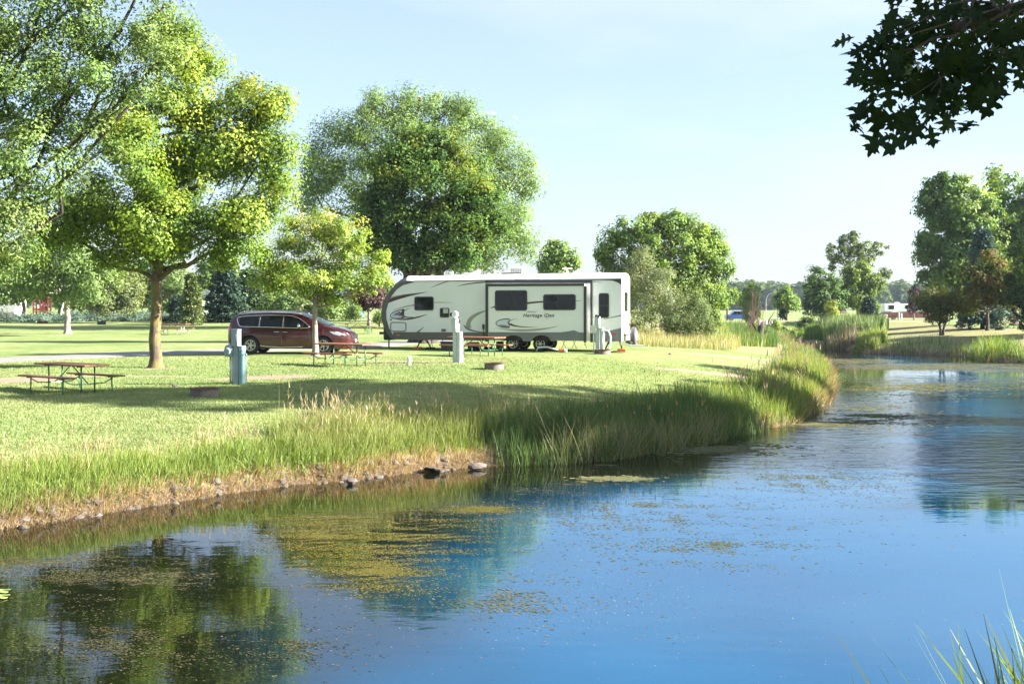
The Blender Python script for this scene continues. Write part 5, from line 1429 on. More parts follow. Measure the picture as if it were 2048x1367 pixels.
rbox(944, 958, .24, 'roof_vent', 'rv_white', 1.2, .4, .7); rbox(987, 992, .2, 'vent_pipe', 'rv_white', 1.3, .1); rbox(905, 910, .12, 'vent_pipe', 'rv_white', .9, .12); rbox(935, 952, .08, 'roof_vent', 'rv_roof', .8, .3)

# ------------------------------------------------------------------ camping gear round the trailer
def at_tr(px, off, z=0.0):
    X = TR.T(px, 690, off)[0]; p = TR.A + TR.u * X + TR.n * off
    p.z = gz(p.x, p.y) + z; return p
p = at_tr(899, -.3); e = empty('storage_tote', p, TR.rz, 'dark grey lidded storage tote on the grass under the trailer', 'storage box')
mb = MB(); mb.add([(-.32, -.22, 0), (.32, -.22, 0), (.32, .22, 0), (-.32, .22, 0), (-.36, -.25, .36), (.36, -.25, .36), (.36, .25, .36), (-.36, .25, .36)], [(3, 2, 1, 0), (4, 5, 6, 7), (0, 1, 5, 4), (1, 2, 6, 5), (2, 3, 7, 6), (3, 0, 4, 7)])
mb.build('tub', mat('dark_grey_plastic', (0.045, 0.05, 0.055), .5), e, bevel=.02); mb = MB(); mb.box((0, 0, .385), (.78, .55, .05)); mb.build('lid', M['black'], e, bevel=.015)
def folding_chair(px, off, rz, lab, c):
    p = at_tr(px, off); e = empty('folding_chair', p, rz, lab, 'camp chair', 'folding camp chairs around the trailer')
    for s_ in (-.27, .27):
        mb = MB(); mb.tube([(s_, -.25, 0), (s_, .2, .45), (s_, .32, .85)], .013, 6); mb.build('leg', M['blacksteel'], e)
        mb = MB(); mb.tube([(s_, .25, 0), (s_, -.22, .45)], .013, 6); mb.build('leg', M['blacksteel'], e)
        mb = MB(); mb.box((s_, -.02, .62), (.05, .42, .03)); mb.build('armrest', M['black'], e)
    mb = MB(); mb.box((0, 0, .43), (.52, .44, .025)); mb.build('seat', c, e, bevel=.01)
    mb = MB(); mb.box((0, .28, .68), (.52, .03, .34)); mb.build('backrest', c, e, bevel=.01)
navy = mat('navy_canvas', (0.03, 0.045, 0.09), .8); grey = mat('grey_canvas', (0.2, 0.2, 0.19), .8)
folding_chair(874, 3.4, .3, 'folding camp chair with thin frame left of the storage tote, seen under the trailer', grey)
folding_chair(945, 3.6, -.2, 'navy folding camp chair behind the second picnic table seen under the trailer', navy)
folding_chair(1138, 3.2, .4, 'folding camp chair seen under the trailer right of its wheels', grey)
folding_chair(1181, 3.2, -.4, 'folding camp chair seen under the slide out end next to the white hookup post', navy)
p = at_tr(1110, -.5); e = empty('hose', p, TR.rz, 'white drain hose with orange cap lying on the grass by the trailer wheels', 'hose')
mb = MB(); mb.tube([(-.85, .05, .03), (-.75, 0, .2), (-.35, 0, .22), (0, 0, .12), (.22, 0, .07)], .035, 8); mb.build('pipe', M['white'], e, smooth=True)
mb = MB(); mb.tube([(.2, 0, .07), (.42, 0, .07)], .075, 10); mb.build('cap', M['orange'], e); mb = MB(); mb.tube([(.42, 0, .07), (.52, 0, .07)], .085, 10); mb.build('cap_end', M['white'], e)
mb = MB(); rr_ = random.Random(4)
p = at_tr(985, 1.2); e = empty('ground_mat', p, TR.rz, 'dark patterned mat edge with things stored beneath the trailer axles', 'mat')
mb = MB(); mb.box((0.6, 0, .03), (3.6, 1.4, .05)); mb.build('mat_sheet', M['black'], e)
for i, (dx, w_, h_, c) in enumerate([(-.9, .5, .3, navy), (-.2, .35, .22, M['black']), (.35, .3, .34, navy), (.8, .25, .2, grey)]):
    q = p + TR.u * dx; lab = ['navy duffel bag left most under the trailer by the second table', 'low black bin between the two navy bags under the trailer', 'taller navy bag under the trailer', 'small grey bag near the front trailer wheel'][i]
    o = MB().box((0, 0, h_ / 2), (w_, .35, h_)).build('camp_bag', c, None, bevel=.05); o.location = (q.x, q.y, q.z + .056); o.rotation_euler.z = TR.rz
    tag(o, lab, 'bag', 'bags stored under the trailer')

# ------------------------------------------------------------------ minivan
vb = G(499, 708.5)
VN = Plane(((452 - CX) / F * (vb.y + .1), vb.y + .1), ((708 - CX) / F * (vb.y - .35), vb.y - .35), gz(vb.x + 1.5, vb.y) - .0)
van = empty('minivan', VN.A, VN.rz, 'dark red minivan with chrome window trim parked beside the small maple', 'minivan')
TOP = [(0, .90), (.03, 1.05), (.10, 1.25), (.19, 1.45), (.28, 1.57), (.5, 1.665), (1.0, 1.715), (1.7, 1.735), (2.6, 1.715), (3.05, 1.655), (3.5, 1.48), (3.95, 1.27), (4.12, 1.18), (4.4, 1.12), (4.75, 1.03), (4.98, .92), (5.10, .80), (5.16, .62), (5.18, .45)]
BOT = [(0, .42), (.1, .30), (.5, .24), (4.6, .22), (4.95, .20), (5.18, .24)]
XRW, XFW, RW_, RA = .99, 4.03, .36, .425
def vtop(X): return float(np.interp(X, [a for a, b in TOP], [b for a, b in TOP]))
def vbot(X):
    z = float(np.interp(X, [a for a, b in BOT], [b for a, b in BOT]))
    for c in (XRW, XFW):
        if abs(X - c) < RA: z = max(z, .355 + math.sqrt(RA * RA - (X - c) ** 2))
    return z
def vw(X, z):
    w = float(np.interp(X, [0, .06, .2, .5, 1.0, 2.5, 4.0, 4.5, 4.8, 5.0, 5.12, 5.18], [.74, .84, .92, .97, 1.0, 1.0, .995, .96, .88, .76, .62, .5]))
    k = float(np.interp(z, [.2, .35, .6, .85, 1.05, 1.12, 1.45, 1.62, 1.74], [.955, .985, 1.0, .995, .965, .945, .80, .72, .62]))
    return w * k
xs = sorted(set([round(v, 4) for v in list(np.linspace(0, 5.18, 70)) + [a for a, b in TOP] + [c + RA * math.cos(t) for c in (XRW, XFW) for t in np.linspace(0, math.pi, 17)] + [XRW - RA - .001, XRW + RA + .001, XFW - RA - .001, XFW + RA + .001]]))
NZ, NT = 14, 7
VC = .99          # centre line in local Y
def section(X):
    zb_, zt = vbot(X), vtop(X); cr_ = .05 if zt > 1.2 else .06
    zs = max(zt - cr_, zb_ + .02)
    L_ = []
    for j in range(NZ + 1):
        z = zb_ + (zs - zb_) * j / NZ; L_.append((vw(X, z), z))
    w1, z1 = L_[-1]
    for j in range(1, NT + 1):
        a = math.pi / 2 * j / NT
        L_.append((w1 * math.cos(a) ** .55 if j < NT else 0.0, z1 + (zt - z1) * math.sin(a) ** 1.1))
    return L_
rows = []
for X in xs:
    L_ = section(X)
    rows.append([(X, VC - w, z) for w, z in L_] + [(X, VC + w, z) for w, z in L_[-2::-1]])
vs = [v for r in rows for v in r]; nr = len(rows[0]); fs = []
for i in range(len(rows) - 1):
    for j in range(nr - 1): fs.append((i * nr + j, i * nr + j + 1, (i + 1) * nr + j + 1, (i + 1) * nr + j))
fs.append(tuple(range(nr))); fs.append(tuple(range(len(vs) - 1, len(vs) - nr - 1, -1)))
vb_ = MB().add(vs, fs).build('body', M['carpaint'], van, angle=50)
mb = MB(); mb.box((2.6, VC, .30), (4.7, 1.5, .12)); mb.box((XRW, VC, .55), (1.0, 1.3, .6)); mb.box((XFW, VC, .5), (1.0, 1.3, .6)); mb.build('underbody', M['black'], van)
def vpanel(name, pts, m, off=.008, parent=van, sides=(-1,), sub=1):
    """panel that hugs the flank; pts in local (X, Z)"""
    for sd in sides:
        c = (sum(p[0] for p in pts) / len(pts), sum(p[1] for p in pts) / len(pts))
        vs = []; fs = []
        rings = [1.0, .66, .33]
        for k in rings:
            for (X, Z) in pts:
                x = c[0] + (X - c[0]) * k; z = c[1] + (Z - c[1]) * k
                vs.append((x, VC + sd * (vw(x, z) + off), z))
        vs.append((c[0], VC + sd * (vw(*c) + off), c[1]))
        n = len(pts)
        for r_i in range(2):
            for k in range(n): fs.append((r_i * n + k, r_i * n + (k + 1) % n, (r_i + 1) * n + (k + 1) % n, (r_i + 1) * n + k))
        for k in range(n): fs.append((2 * n + k, 2 * n + (k + 1) % n, len(vs) - 1))
        o = MB().add(vs, fs).build(name, m, parent, smooth=True)
    return o
def vline(name, pts, r, m, off=.012, parent=van, closed=False, n=5):
    path = []
    for a, b in zip(pts[:-1], pts[1:]):
        for k in range(4):
            t = k / 4; path.append((a[0] + (b[0] - a[0]) * t, a[1] + (b[1] - a[1]) * t))
    path.append(pts[-1])
    return MB().tube([(x, VC - vw(x, z) - off, z) for x, z in path], r, n).build(name, m, parent, smooth=True)
def cv(cx, cy):      # pixel of my enlarged crop of the van -> local (X, Z)
    return (((400 + cx / 4.452) - 452) / 256 * 5.18, (708.5 - (560 + cy / 4.454)) / 48.3)
GL = [cv(*q) for q in [(318, 348), (335, 335), (420, 325), (520, 321), (640, 319), (750, 320), (830, 326), (890, 345), (940, 375), (1000, 420), (980, 430), (860, 430), (640, 424), (480, 421), (355, 418), (335, 390)]]
vline('window_trim', GL + [GL[0]], .017, M['chrome'])
def pane(xa, xb, label=None):
    top = [p for p in GL[:10]]; top.sort()
    def zt(x): return float(np.interp(x, [p[0] for p in top], [p[1] for p in top])) - .02
    bot = sorted(GL[9:])
    def zb2(x): return float(np.interp(x, [p[0] for p in bot], [p[1] for p in bot])) + .02
    X = np.linspace(xa, xb, 7)
    pts = [(x, zt(x)) for x in X] + [(x, min(zb2(x), zt(x) - .005)) for x in X[::-1]]
    vpanel('side_window', pts, M['glass'], .006, sides=(-1, 1))
pane(cv(345, 0)[0], cv(520, 0)[0]); pane(cv(545, 0)[0], cv(738, 0)[0]); pane(cv(762, 0)[0], cv(925, 0)[0]); pane(cv(940, 0)[0], cv(985, 0)[0])
for cx_ in (532, 750):
    x = cv(cx_, 0)[0]; vline('pillar_strip', [(x, 1.56), (x + .01, 1.10)], .012, M['chrome'])
# windscreen and rear glass on the top surface
def top_patch(name, x0, x1, k, m, off, n=10, rear=False):
    vs, fs = [], []
    for i in range(n + 1):
        X = x0 + (x1 - x0) * i / n; L_ = section(X); w1, z1 = L_[NZ]; zt = vtop(X)
        for j in range(-6, 7):
            a = math.pi / 2 * (1 - abs(j) / 6 * k)
            y = w1 * max(math.cos(a), 0) ** .55 * (1 if j > 0 else -1); z = z1 + (zt - z1) * math.sin(a) ** 1.1
            nx = -(vtop(X + .02) - vtop(X - .02)) / .04; q = math.sqrt(1 + nx * nx)
            vs.append((X + nx / q * off, VC + y, z + off / q))
    for i in range(n):
        for j in range(12): fs.append((i * 13 + j, i * 13 + j + 1, (i + 1) * 13 + j + 1, (i + 1) * 13 + j))
    return MB().add(vs, fs).build(name, m, van, smooth=True)
top_patch('windscreen', 3.10, 4.06, .80, M['glass_blue'], .012)
top_patch('rear_window', .05, .24, .85, M['glass'], .012)
top_patch('hood_grille_panel', 4.08, 4.2, .8, M['black'], .006, 3)
vpanel('tail_light', [(.02, 1.13), (.13, 1.18), (.20, 1.02), (.10, .95), (.02, .95)], M['red_lens'], .01, sides=(-1, 1))
vpanel('headlight', [(4.30, .93), (4.62, .93), (4.9, .84), (4.98, .76), (4.7, .76), (4.45, .82)], M['headlamp'], .012, sides=(-1, 1))
vline('chrome_strip', [cv(545, 585), cv(600, 592), cv(735, 600), (cv(935, 598)[0], .31)], .022, M['chrome'], .02)
vline('door_seam', [cv(492, 425), (cv(492, 0)[0] + .02, .9), (cv(520, 0)[0], .62), (cv(520, 0)[0] + .02, .28)], .005, M['black'], .002)
vline('door_seam', [cv(742, 425), (cv(742, 0)[0], .28)], .005, M['black'], .002)
vline('door_seam', [(cv(985, 0)[0], 1.05), (cv(1000, 0)[0], .65), (cv(1000, 0)[0] - .05, .3)], .005, M['black'], .002)
for cx_, cy_ in ((695, 464), (775, 466)):
    x, z = cv(cx_, cy_); vline('door_handle', [(x - .1, z), (x + .1, z)], .016, M['chrome'], .03)
x, z = cv(905, 412)
Mm = Matrix.Translation((x, VC - vw(x, z) - .13, z + .0))
MB().lathe([(0, -.14), (.06, -.12), (.085, -.04), (.085, .05), (.05, .12), (0, .13)], 14, Mm @ Matrix.Rotation(math.pi / 2, 4, 'X') @ Matrix.Scale(.8, 4, (1, 0, 0))).build('mirror', M['chrome'], van, smooth=True)
MB().tube([(x + .03, VC - vw(x, z) + .02, z - .06), (x, VC - vw(x, z) - .1, z - .06)], .04, 8).build('mirror_arm', M['carpaint'], van, smooth=True)
for sd in (-1, 1):
    pth = [(X, VC + sd * .70, vtop(X) + .035) for X in np.linspace(.55, 2.95, 14)]
    pth = [(.45, VC + sd * .70, vtop(.45) - .02)] + pth + [(3.05, VC + sd * .70, vtop(3.05) - .01)]
    MB().tube(pth, .018, 6).build('roof_rail', M['chrome'], van, smooth=True)
# nose: grille, chrome wings, lower intake, plate
def front_x(y, z):
    lo, hi = 4.6, 5.18
    for _ in range(20):
        mid = (lo + hi) / 2
        if vw(mid, z) > abs(y) and vtop(mid) > z: lo = mid
        else: hi = mid
    return lo
def nose_patch(name, y0, y1, z0, z1, m, off, ny=14, nzz=4):
    vs, fs = [], []
    for i in range(nzz + 1):
        for j in range(ny + 1):
            z = z0 + (z1 - z0) * i / nzz; y = y0 + (y1 - y0) * j / ny
            vs.append((front_x(y, z) + off, VC + y, z))
    for i in range(nzz):
        for j in range(ny): fs.append((i * (ny + 1) + j, i * (ny + 1) + j + 1, (i + 1) * (ny + 1) + j + 1, (i + 1) * (ny + 1) + j))
    return MB().add(vs, fs).build(name, m, van, smooth=True)
nose_patch('grille', -.62, .62, .68, .78, M['black'], .012)
nose_patch('chrome_bar', -.70, .70, .775, .795, M['chrome'], .02)
nose_patch('lower_intake', -.6, .6, .26, .44, M['black'], .012)
nose_patch('chrome_bar', -.66, .66, .445, .465, M['chrome'], .02)
nose_patch('front_plate', -.16, .16, .50, .60, M['white'], .02, 4)
MB().lathe([(0, 0), (.05, 0), (.05, .02), (0, .025)], 14, Matrix.Translation((4.87, VC - vw(4.87, .42) - .0, .42)) @ Matrix.Rotation(math.pi / 2, 4, 'X')).build('fog_lamp', M['headlamp'], van)
for X in (XRW, XFW):
    wheel(van, (X, .17, RW_), RW_, .235, spokes=5); wheel(van, (X, 2 * VC - .17, RW_), RW_, .235, spokes=5, facing=1)

# ------------------------------------------------------------------ picnic tables
def picnic_table(loc, rz, label, wood='wood_red', steel='green_steel', group='wooden picnic tables on pipe frames', L=2.44):
    e = empty('picnic_table', loc, rz, label, 'picnic table', group)
    for k in range(4):
        MB().box((random.uniform(-.01, .01), -.285 + .19 * k, .745 + random.uniform(-.003, .003)), (L, .18, .042)).build('table_plank', M[wood], e, bevel=.005)
    for s_ in (-1, 1):
        for k in (0, 1):
            MB().box((random.uniform(-.01, .01), s_ * (.66 + .135 * k), .435), (L, .128, .042)).build('seat_plank', M[wood], e, bevel=.005)
    for sx in (-1, 1):
        x = sx * .78
        MB().box((x, 0, .708), (.05, .66, .032)).build('top_bracket', M[steel], e)
        for s_ in (-1, 1):
            MB().tube([(x, s_ * .20, 0), (x, s_ * .20, .69)], .021, 8).build('leg', M[steel], e, smooth=True)
            MB().tube([(x - .0, s_ * .72, 0), (x, s_ * .74, .06), (x, s_ * .725, .18), (x, s_ * .725, .41)], .019, 8).build('leg', M[steel], e, smooth=True)
            MB().box((x, s_ * .725, .40), (.05, .24, .028)).build('seat_bracket', M[steel], e)
            MB().tube([(x, s_ * .2, .24), (x, s_ * .5, .25), (x, s_ * .72, .36)], .016, 6).build('brace', M[steel], e, smooth=True)
        MB().tube([(x, -.2, .24), (x, .2, .24)], .017, 6).build('crossbar', M[steel], e)
        MB().tube([(x, 0, .25), (sx * .06, 0, .70)], .016, 6).build('brace', M[steel], e)
    return e
def put(o, x, y, dz=0.0): o.location = (x, y, gz(x, y) + dz)
def tbl(px, py, rz, label, **k):
    g = G(px, py); return picnic_table(g, rz, label, **k)
tbl(143, 783, -math.radians(38), 'brown wooden picnic table with green pipe legs at the far left of the lawn', wood='wood_brown')
tbl(690, 731, -math.radians(38), 'red brown picnic table in front of the small maple and the minivan')
tbl(952, 711, -math.radians(36), 'picnic table behind the second hookup post, in front of the trailer slide')
tbl(345, 669, -math.radians(14), 'red picnic table on galvanised legs on the far lawn behind the main maple trunk', steel='galv')
g = on(715, 84); picnic_table(g, -.2, 'shaded picnic table far off between the minivan hood and the trailer nose', wood='wood_brown')
g = on(2015, 96); picnic_table(g, .3, 'dark picnic table in the shade on the right bank', wood='wood_brown')
g = on(-6, 106); picnic_table(g, .5, 'red picnic table at the left edge by the juniper bed')

# ------------------------------------------------------------------ hookup posts
def pedestal(loc, rz, label, kind):
    e = empty('hookup_post', loc, rz, label, 'utility post', 'campsite hookup posts')
    pm, cm = ('ped', 'teal') if kind == 0 else ('ped_light', 'ped_light')
    MB().box((0, 0, .60), (.15, .13, 1.24)).build('post', M[pm], e, bevel=.006)
    b = MB().box((0, -.02, 1.32), (.205, .22, .46)).build('outlet_box', M[pm], e, bevel=.008)
    MB().box((.01, -.145, 1.36), (.16, .012, .30)).build('lid', M[pm], b, bevel=.004)
    MB().lathe([(.05, 0), (.06, 0), (.06, .01), (.05, .01)], 20, Matrix.Translation((.01, -.152, 1.37)) @ Matrix.Rotation(math.pi / 2, 4, 'X'), close=True).build('emblem_ring', M[pm], b)
    MB().box((0, -.02, 1.557), (.22, .24, .02)).build('cap', M[pm], b, bevel=.004)
    # water riser with cap and tap
    w = MB().tube([(.195, -.03, -.05), (.195, -.03, 1.02)], .088, 24).build('water_pipe', M[cm], e, angle=40)
    MB().tube([(.195, -.03, .965), (.195, -.03, 1.09), (.195, -.03, 1.10)], [.102, .102, .085], 24).build('cap', M['teal_light' if kind == 0 else cm], w, angle=40)
    MB().tube([(.27, -.08, .86), (.33, -.12, .86), (.38, -.14, .80)], .014, 6).build('tap', M['blacksteel' if kind == 0 else 'galv'], w)
    MB().tube([(.30, .02, -.03), (.30, .02, .88)], .016, 6).build('conduit', M['galv'], e)
    if kind == 0:
        m = MB().prism([(-.13, -.16), (.13, -.16), (.13, .06)] + [(.13 * math.cos(t), .06 + .12 * math.sin(t)) for t in np.linspace(0.2, math.pi - .2, 8)] + [(-.13, .06)], lambda a, c: (-.19 + a * .9, -.15, .95 + c), lambda a, c: (-.19 + a * .9, .05, .95 + c)).build('meter_box', M['ped'], e, bevel=.02)
        MB().lathe([(0, 0), (.10, 0), (.10, .05), (.085, .07), (0, .07)], 24, Matrix.Translation((-.195, -.15, .94)) @ Matrix.Rotation(math.pi / 2, 4, 'X')).build('meter_dial', M['ped'], m, angle=40)
        MB().tube([(-.19, -.04, 1.10), (-.19, -.04, 1.17)], .035, 10).build('knob', M['galv'], m)
        MB().tube([(-.17, -.04, -.03), (-.17, -.04, .80)], .028, 8).build('conduit', M['galv'], e, smooth=True)
        MB().tube([(-.12, -.02, -.03), (-.12, -.02, .80)], .018, 8).build('conduit', M['galv'], e, smooth=True)
    elif kind == 1:
        m = MB().box((-.02, -.02, 1.63), (.14, .14, .12)).build('meter_box', M['offwhite'], e, bevel=.02)
        MB().lathe([(0, -.02), (.115, 0), (.125, .05), (.10, .11), (0, .13)], 22, Matrix.Translation((-.0, .02, 1.70)) @ Matrix.Rotation(math.radians(80), 4, 'X')).build('meter_dome', M['white'], m, angle=50)
        MB().lathe([(0, -.02), (.06, 0), (.07, .03), (0, .05)], 16, Matrix.Translation((-.14, -.02, 1.70)) @ Matrix.Rotation(math.radians(80), 4, 'X')).build('meter_lens', M['glass'], m)
        MB().tube([(.14, 0, 1.4), (.17, 0, 1.5), (.16, 0, 1.6)], .03, 8).build('tap', M['black'], e)
    else:
        m = MB().box((-.16, -.05, 1.02), (.28, .2, .34)).build('meter_box', M['offwhite'], e, bevel=.03)
        MB().lathe([(0, 0), (.05, 0), (.06, .03), (0, .06)], 14, Matrix.Translation((-.02, -.1, 1.60)) @ Matrix.Rotation(math.radians(90), 4, 'X')).build('meter_lens', M['black'], e)
        MB().lathe([(0, 0), (.05, 0), (.06, .03), (0, .06)], 14, Matrix.Translation((.07, -.1, 1.57)) @ Matrix.Rotation(math.radians(90), 4, 'X')).build('meter_lens', M['black'], e)
        MB().tube([(-.16, -.03, -.03), (-.16, -.03, .88)], .026, 8).build('conduit', M['white'], e, smooth=True)
        MB().tube([(.27, -.05, 1.0), (.50, -.07, .95), (.60, -.07, .7), (.57, -.05, .3), (.50, -.05, .02)], .035, 8).build('hose', M['white'], e, smooth=True)
    return e
pedestal(G(473, 768), -.25, 'grey green hookup post with round meter box and thick teal pipe beside the fire ring', 0)
e = pedestal(G(911, 725), -.5, 'pale hookup post with glass meter dome on top in front of a picnic table', 1)
e = pedestal(G(1195, 705.5), -.3, 'white hookup post with curved white hose next to the rear of the trailer', 2)
g = G(818, 730); e = empty('sewer_riser', g, 0, 'short white capped pipe sticking out of the lawn left of the second hookup post', 'pipe')
MB().tube([(0, 0, -.05), (0, 0, .24)], .065, 16).build('pipe', M['offwhite'], e, angle=40); MB().tube([(0, 0, .24), (0, 0, .30), (0, 0, .31)], [.075, .075, .05], 16).build('cap', M['white'], e, angle=40)

# ------------------------------------------------------------------ fire rings
def fire_ring(loc, r, h, label, m='ring_grey', rim='rust'):
    e = empty('fire_ring', loc, 0, label, 'fire ring', 'steel fire rings on the grass')
    MB().lathe([(r, -.05), (r, h), (r - .012, h), (r - .012, -.02), (0, -.02), (0, -.05)][:4] + [(r - .012, -.05)], 40, None, close=True).build('wall', M[m], e, angle=40)
    MB().lathe([(r - .02, h - .002), (r + .06, h + .004), (r + .06, h + .018), (r - .02, h + .014)], 40, None, close=True).build('rim', M[rim], e, angle=40)
    MB().lathe([(0, .03), (r - .02, .03), (r - .02, .0), (0, .0)], 24).build('ash_bed', M['black'], e)
    return e
fire_ring(G(409, 791.5), .355, .19, 'nearest fire ring with rusty rim in front of the grey green hookup post')
fire_ring(G(988, 738), .31, .20, 'fire ring below the second hookup post with a pale sunlit side')
fire_ring(G(1205, 707.5), .34, .18, 'low rusty fire ring beneath the white hookup post by the trailer')
fire_ring(on(85, 104), .42, .2, 'far red brown fire ring before the juniper bed under the playhouse', 'rust')
fire_ring(on(203, 101), .35, .25, 'far dark fire ring before the juniper bed right of the stout lawn tree', 'blacksteel', 'blacksteel')
fire_ring(on(1986, 99), .38, .22, 'dark fire ring in shade on the right bank, the left one of two', 'blacksteel', 'blacksteel')
fire_ring(on(2000, 93), .38, .22, 'dark fire ring in shade on the right bank, the right one of two', 'blacksteel', 'blacksteel')

# ------------------------------------------------------------------ stones along the shore
def stone_mesh(seed, n=2):
    import bmesh
    bm = bmesh.new(); bmesh.ops.create_icosphere(bm, subdivisions=n, radius=1.0)
    r = random.Random(seed); ph = [(r.uniform(0, 6), r.uniform(0, 6), r.uniform(0, 6)) for _ in range(3)]
    cuts = [(Vector((r.uniform(-1, 1), r.uniform(-1, 1), r.uniform(-1, 1))).normalized(), r.uniform(.55, .85)) for _ in range(9)]
    for v in bm.verts:
        c = v.co
        for nn, dd in cuts:
            k = c.dot(nn) - dd
            if k > 0: c -= nn * k * .9
        c *= 1 + .05 * math.sin(4 * c.x + ph[0][0]) + .05 * math.sin(5 * c.y + ph[1][0])
        v.co = c
    me = bpy.data.meshes.new('stone'); bm.to_mesh(me); bm.free()
    return me
SM = [stone_mesh(i) for i in range(6)]
for i, me in enumerate(SM): me.materials.append(M['stone'] if i % 2 else M['stone_pale'])
def stone(x, y, z, s, seed, label, group=None, sq=.65, rz=None):
    r = random.Random(seed); o = bpy.data.objects.new('stone', SM[seed % 6]); o.location = (x, y, z)
    o.scale = (s * r.uniform(.85, 1.3), s * r.uniform(.7, 1.05), s * sq * r.uniform(.8, 1.15)); o.rotation_euler = (r.uniform(-.25, .25), r.uniform(-.25, .25), r.uniform(0, 6.28) if rz is None else rz)
    link(o); return tag(o, label, 'stone', group)
SG = 'stones lining the near shore'
for i, (px, py, w, lab) in enumerate([(32, 1034, .13, 'pale wedge shaped stone standing among the shore stones at the left edge'), (8, 1045, .11, 'grey stone at the extreme left of the waterline'),
        (46, 1044, .15, 'rounded grey stone with pale top right of the wedge shaped stone'), (108, 1032, .14, 'upright stone half hidden in straw near the left edge'),
        (345, 988, .36, 'largest tan boulder bulging from the bank'), (292, 995, .22, 'broad flat tan stone left of the largest boulder'), (312, 1001, .14, 'dark stone tucked between the two big tan stones'),
        (560, 966, .16, 'pointed grey stone leaning in the straw mid bank'), (705, 964, .12, 'low stone touching the water below the feather grass'), (862, 940, .20, 'flat slab of stone at the waterline before the reeds'), (955, 934, .24, 'long dark flat slab by the first reeds')]):
    x, y = wz(px, py + 4); stone(x, y, .02 + w * .25, w, 500 + i * 7, lab, SG, .62 if i < 9 else .35, None if i < 9 else .3)
pts_, nn_, D_ = along_shore(SL, 190, -.16, .30, -60, 1060, 505)
for i, p in enumerate(pts_[:140]):
    s_ = .03 + .09 * random.random() ** 1.8
    stone(p[0], p[1], max(float(ground(p[0], p[1])), -.03) + s_ * .08, s_, 600 + i, 'small field stone bedded in mud and straw along the near waterline', SG)
g = G(350, 773); stone(g.x, g.y, g.z + .03, .1, 777, 'small pale stone lying on the lawn left of the nearest fire ring', None)
g = G(1340, 709); stone(g.x, g.y, g.z + .03, .1, 779, 'small grey stone on the open lawn right of the trailer', None)

# ------------------------------------------------------------------ lily pads at the left edge
def pad(px, py, r, label):
    x, y = wz(px, py); n = 22; vs = [(0, 0, .012)]
    for k in range(n + 1):
        a = .25 + (6.283 - .5) * k / n; q = r * (1 + .04 * math.sin(5 * a)); vs.append((q * math.cos(a), q * math.sin(a), .012 + .008 * math.sin(3 * a)))
    vs2 = [(a, b, c - .006) for a, b, c in vs]
    m = len(vs); fs = [(0, k, k + 1) for k in range(1, m - 1)] + [(m, m + k + 1, m + k) for k in range(1, m - 1)] + [(k, m + k, m + k + 1, k + 1) for k in range(1, m - 1)]
    o = MB().add(vs + vs2, fs).build('lily_pad', M['pad']); o.location = (x, y, .012); return tag(o, label, 'lily pad', 'lily pads at the left edge')
M['pad'] = mat('lily_pad_green', (0.22, 0.30, 0.08), .35, var=.15, scale=8)
pad(3, 1184, .10, 'upper of the two green lily pads at the left edge of the pond'); pad(0, 1195, .11, 'lower of the two lily pads at the left edge of the pond')

# ------------------------------------------------------------------ bare bush and broken stump on the bank
b = on(1500, 76); e = empty('bare_bush', b, 0, 'bare twiggy reddish brown bush on the tip of the left bank', 'bush')
r = random.Random(31)
for k in range(5):
    mb = MB()
    for q in range(6):
        a = r.uniform(0, 6.28); L_ = r.uniform(1.8, 4.0); sp_ = r.uniform(.15, .5)
        p0 = Vector((r.uniform(-.5, .5), r.uniform(-.3, .3), -.1)); pts = [p0]
        for s_ in range(5):
            t = (s_ + 1) / 5; pts.append(p0 + Vector((math.cos(a) * sp_ * L_ * t * .8, math.sin(a) * sp_ * L_ * t * .5, L_ * t)) + Vector((r.uniform(-1, 1), r.uniform(-1, 1), 0)) * .08)
        mb.tube(pts, [.022, .018, .014, .010, .007, .003], 4)
        for w_ in range(4):
            i0 = r.randint(1, 4); q0 = pts[i0]; d_ = Vector((r.uniform(-.7, .7), r.uniform(-.5, .5), r.uniform(.5, 1.2))) * r.uniform(.3, .8)
            mb.tube([q0, q0 + d_ * .5, q0 + d_], [.010, .007, .003], 3)
    mb.build('stem', bpy.data.materials.get('twig_red') or mat('twig_red', (0.26, 0.16, 0.12), .8, var=.3), e)
b = on(1517, 74); e = empty('stump', b, 0, 'broken dark stump with pale splintered top beside the bare bush', 'stump')
MB().tube([(-.12, 0, -.3), (-.08, 0, .3), (.08, 0, .8), (.16, 0, 1.15), (.3, 0, 1.32)], [.26, .2, .19, .2, .17], 9).build('trunk', M['bark_dark'], e, smooth=True)
mb = MB(); r = random.Random(8)
for k in range(12):
    x = -.2 + k * .075; mb.box((x + .18, r.uniform(-.1, .1), 1.42 + r.uniform(-.03, .05)), (.035, .08, r.uniform(.16, .34)), r.uniform(0, 1))
mb.build('splinters', mat('bleached_wood', (0.55, 0.48, 0.46), .8, var=.15), e)
mb = MB()
for d_ in [((.2, 0, 1.1), (.6, 0, 1.5), (1.0, 0, 2.1)), ((.15, 0, .7), (.5, .1, .9), (.8, 0, .8)), ((.1, 0, .4), (.45, .05, .8), (.6, 0, 1.3)), ((-.1, 0, .9), (-.4, 0, 1.4), (-.5, 0, 2.1))]: mb.tube(d_, [.05, .035, .015], 5)
mb.build('branch', M['bark_dark'], e)

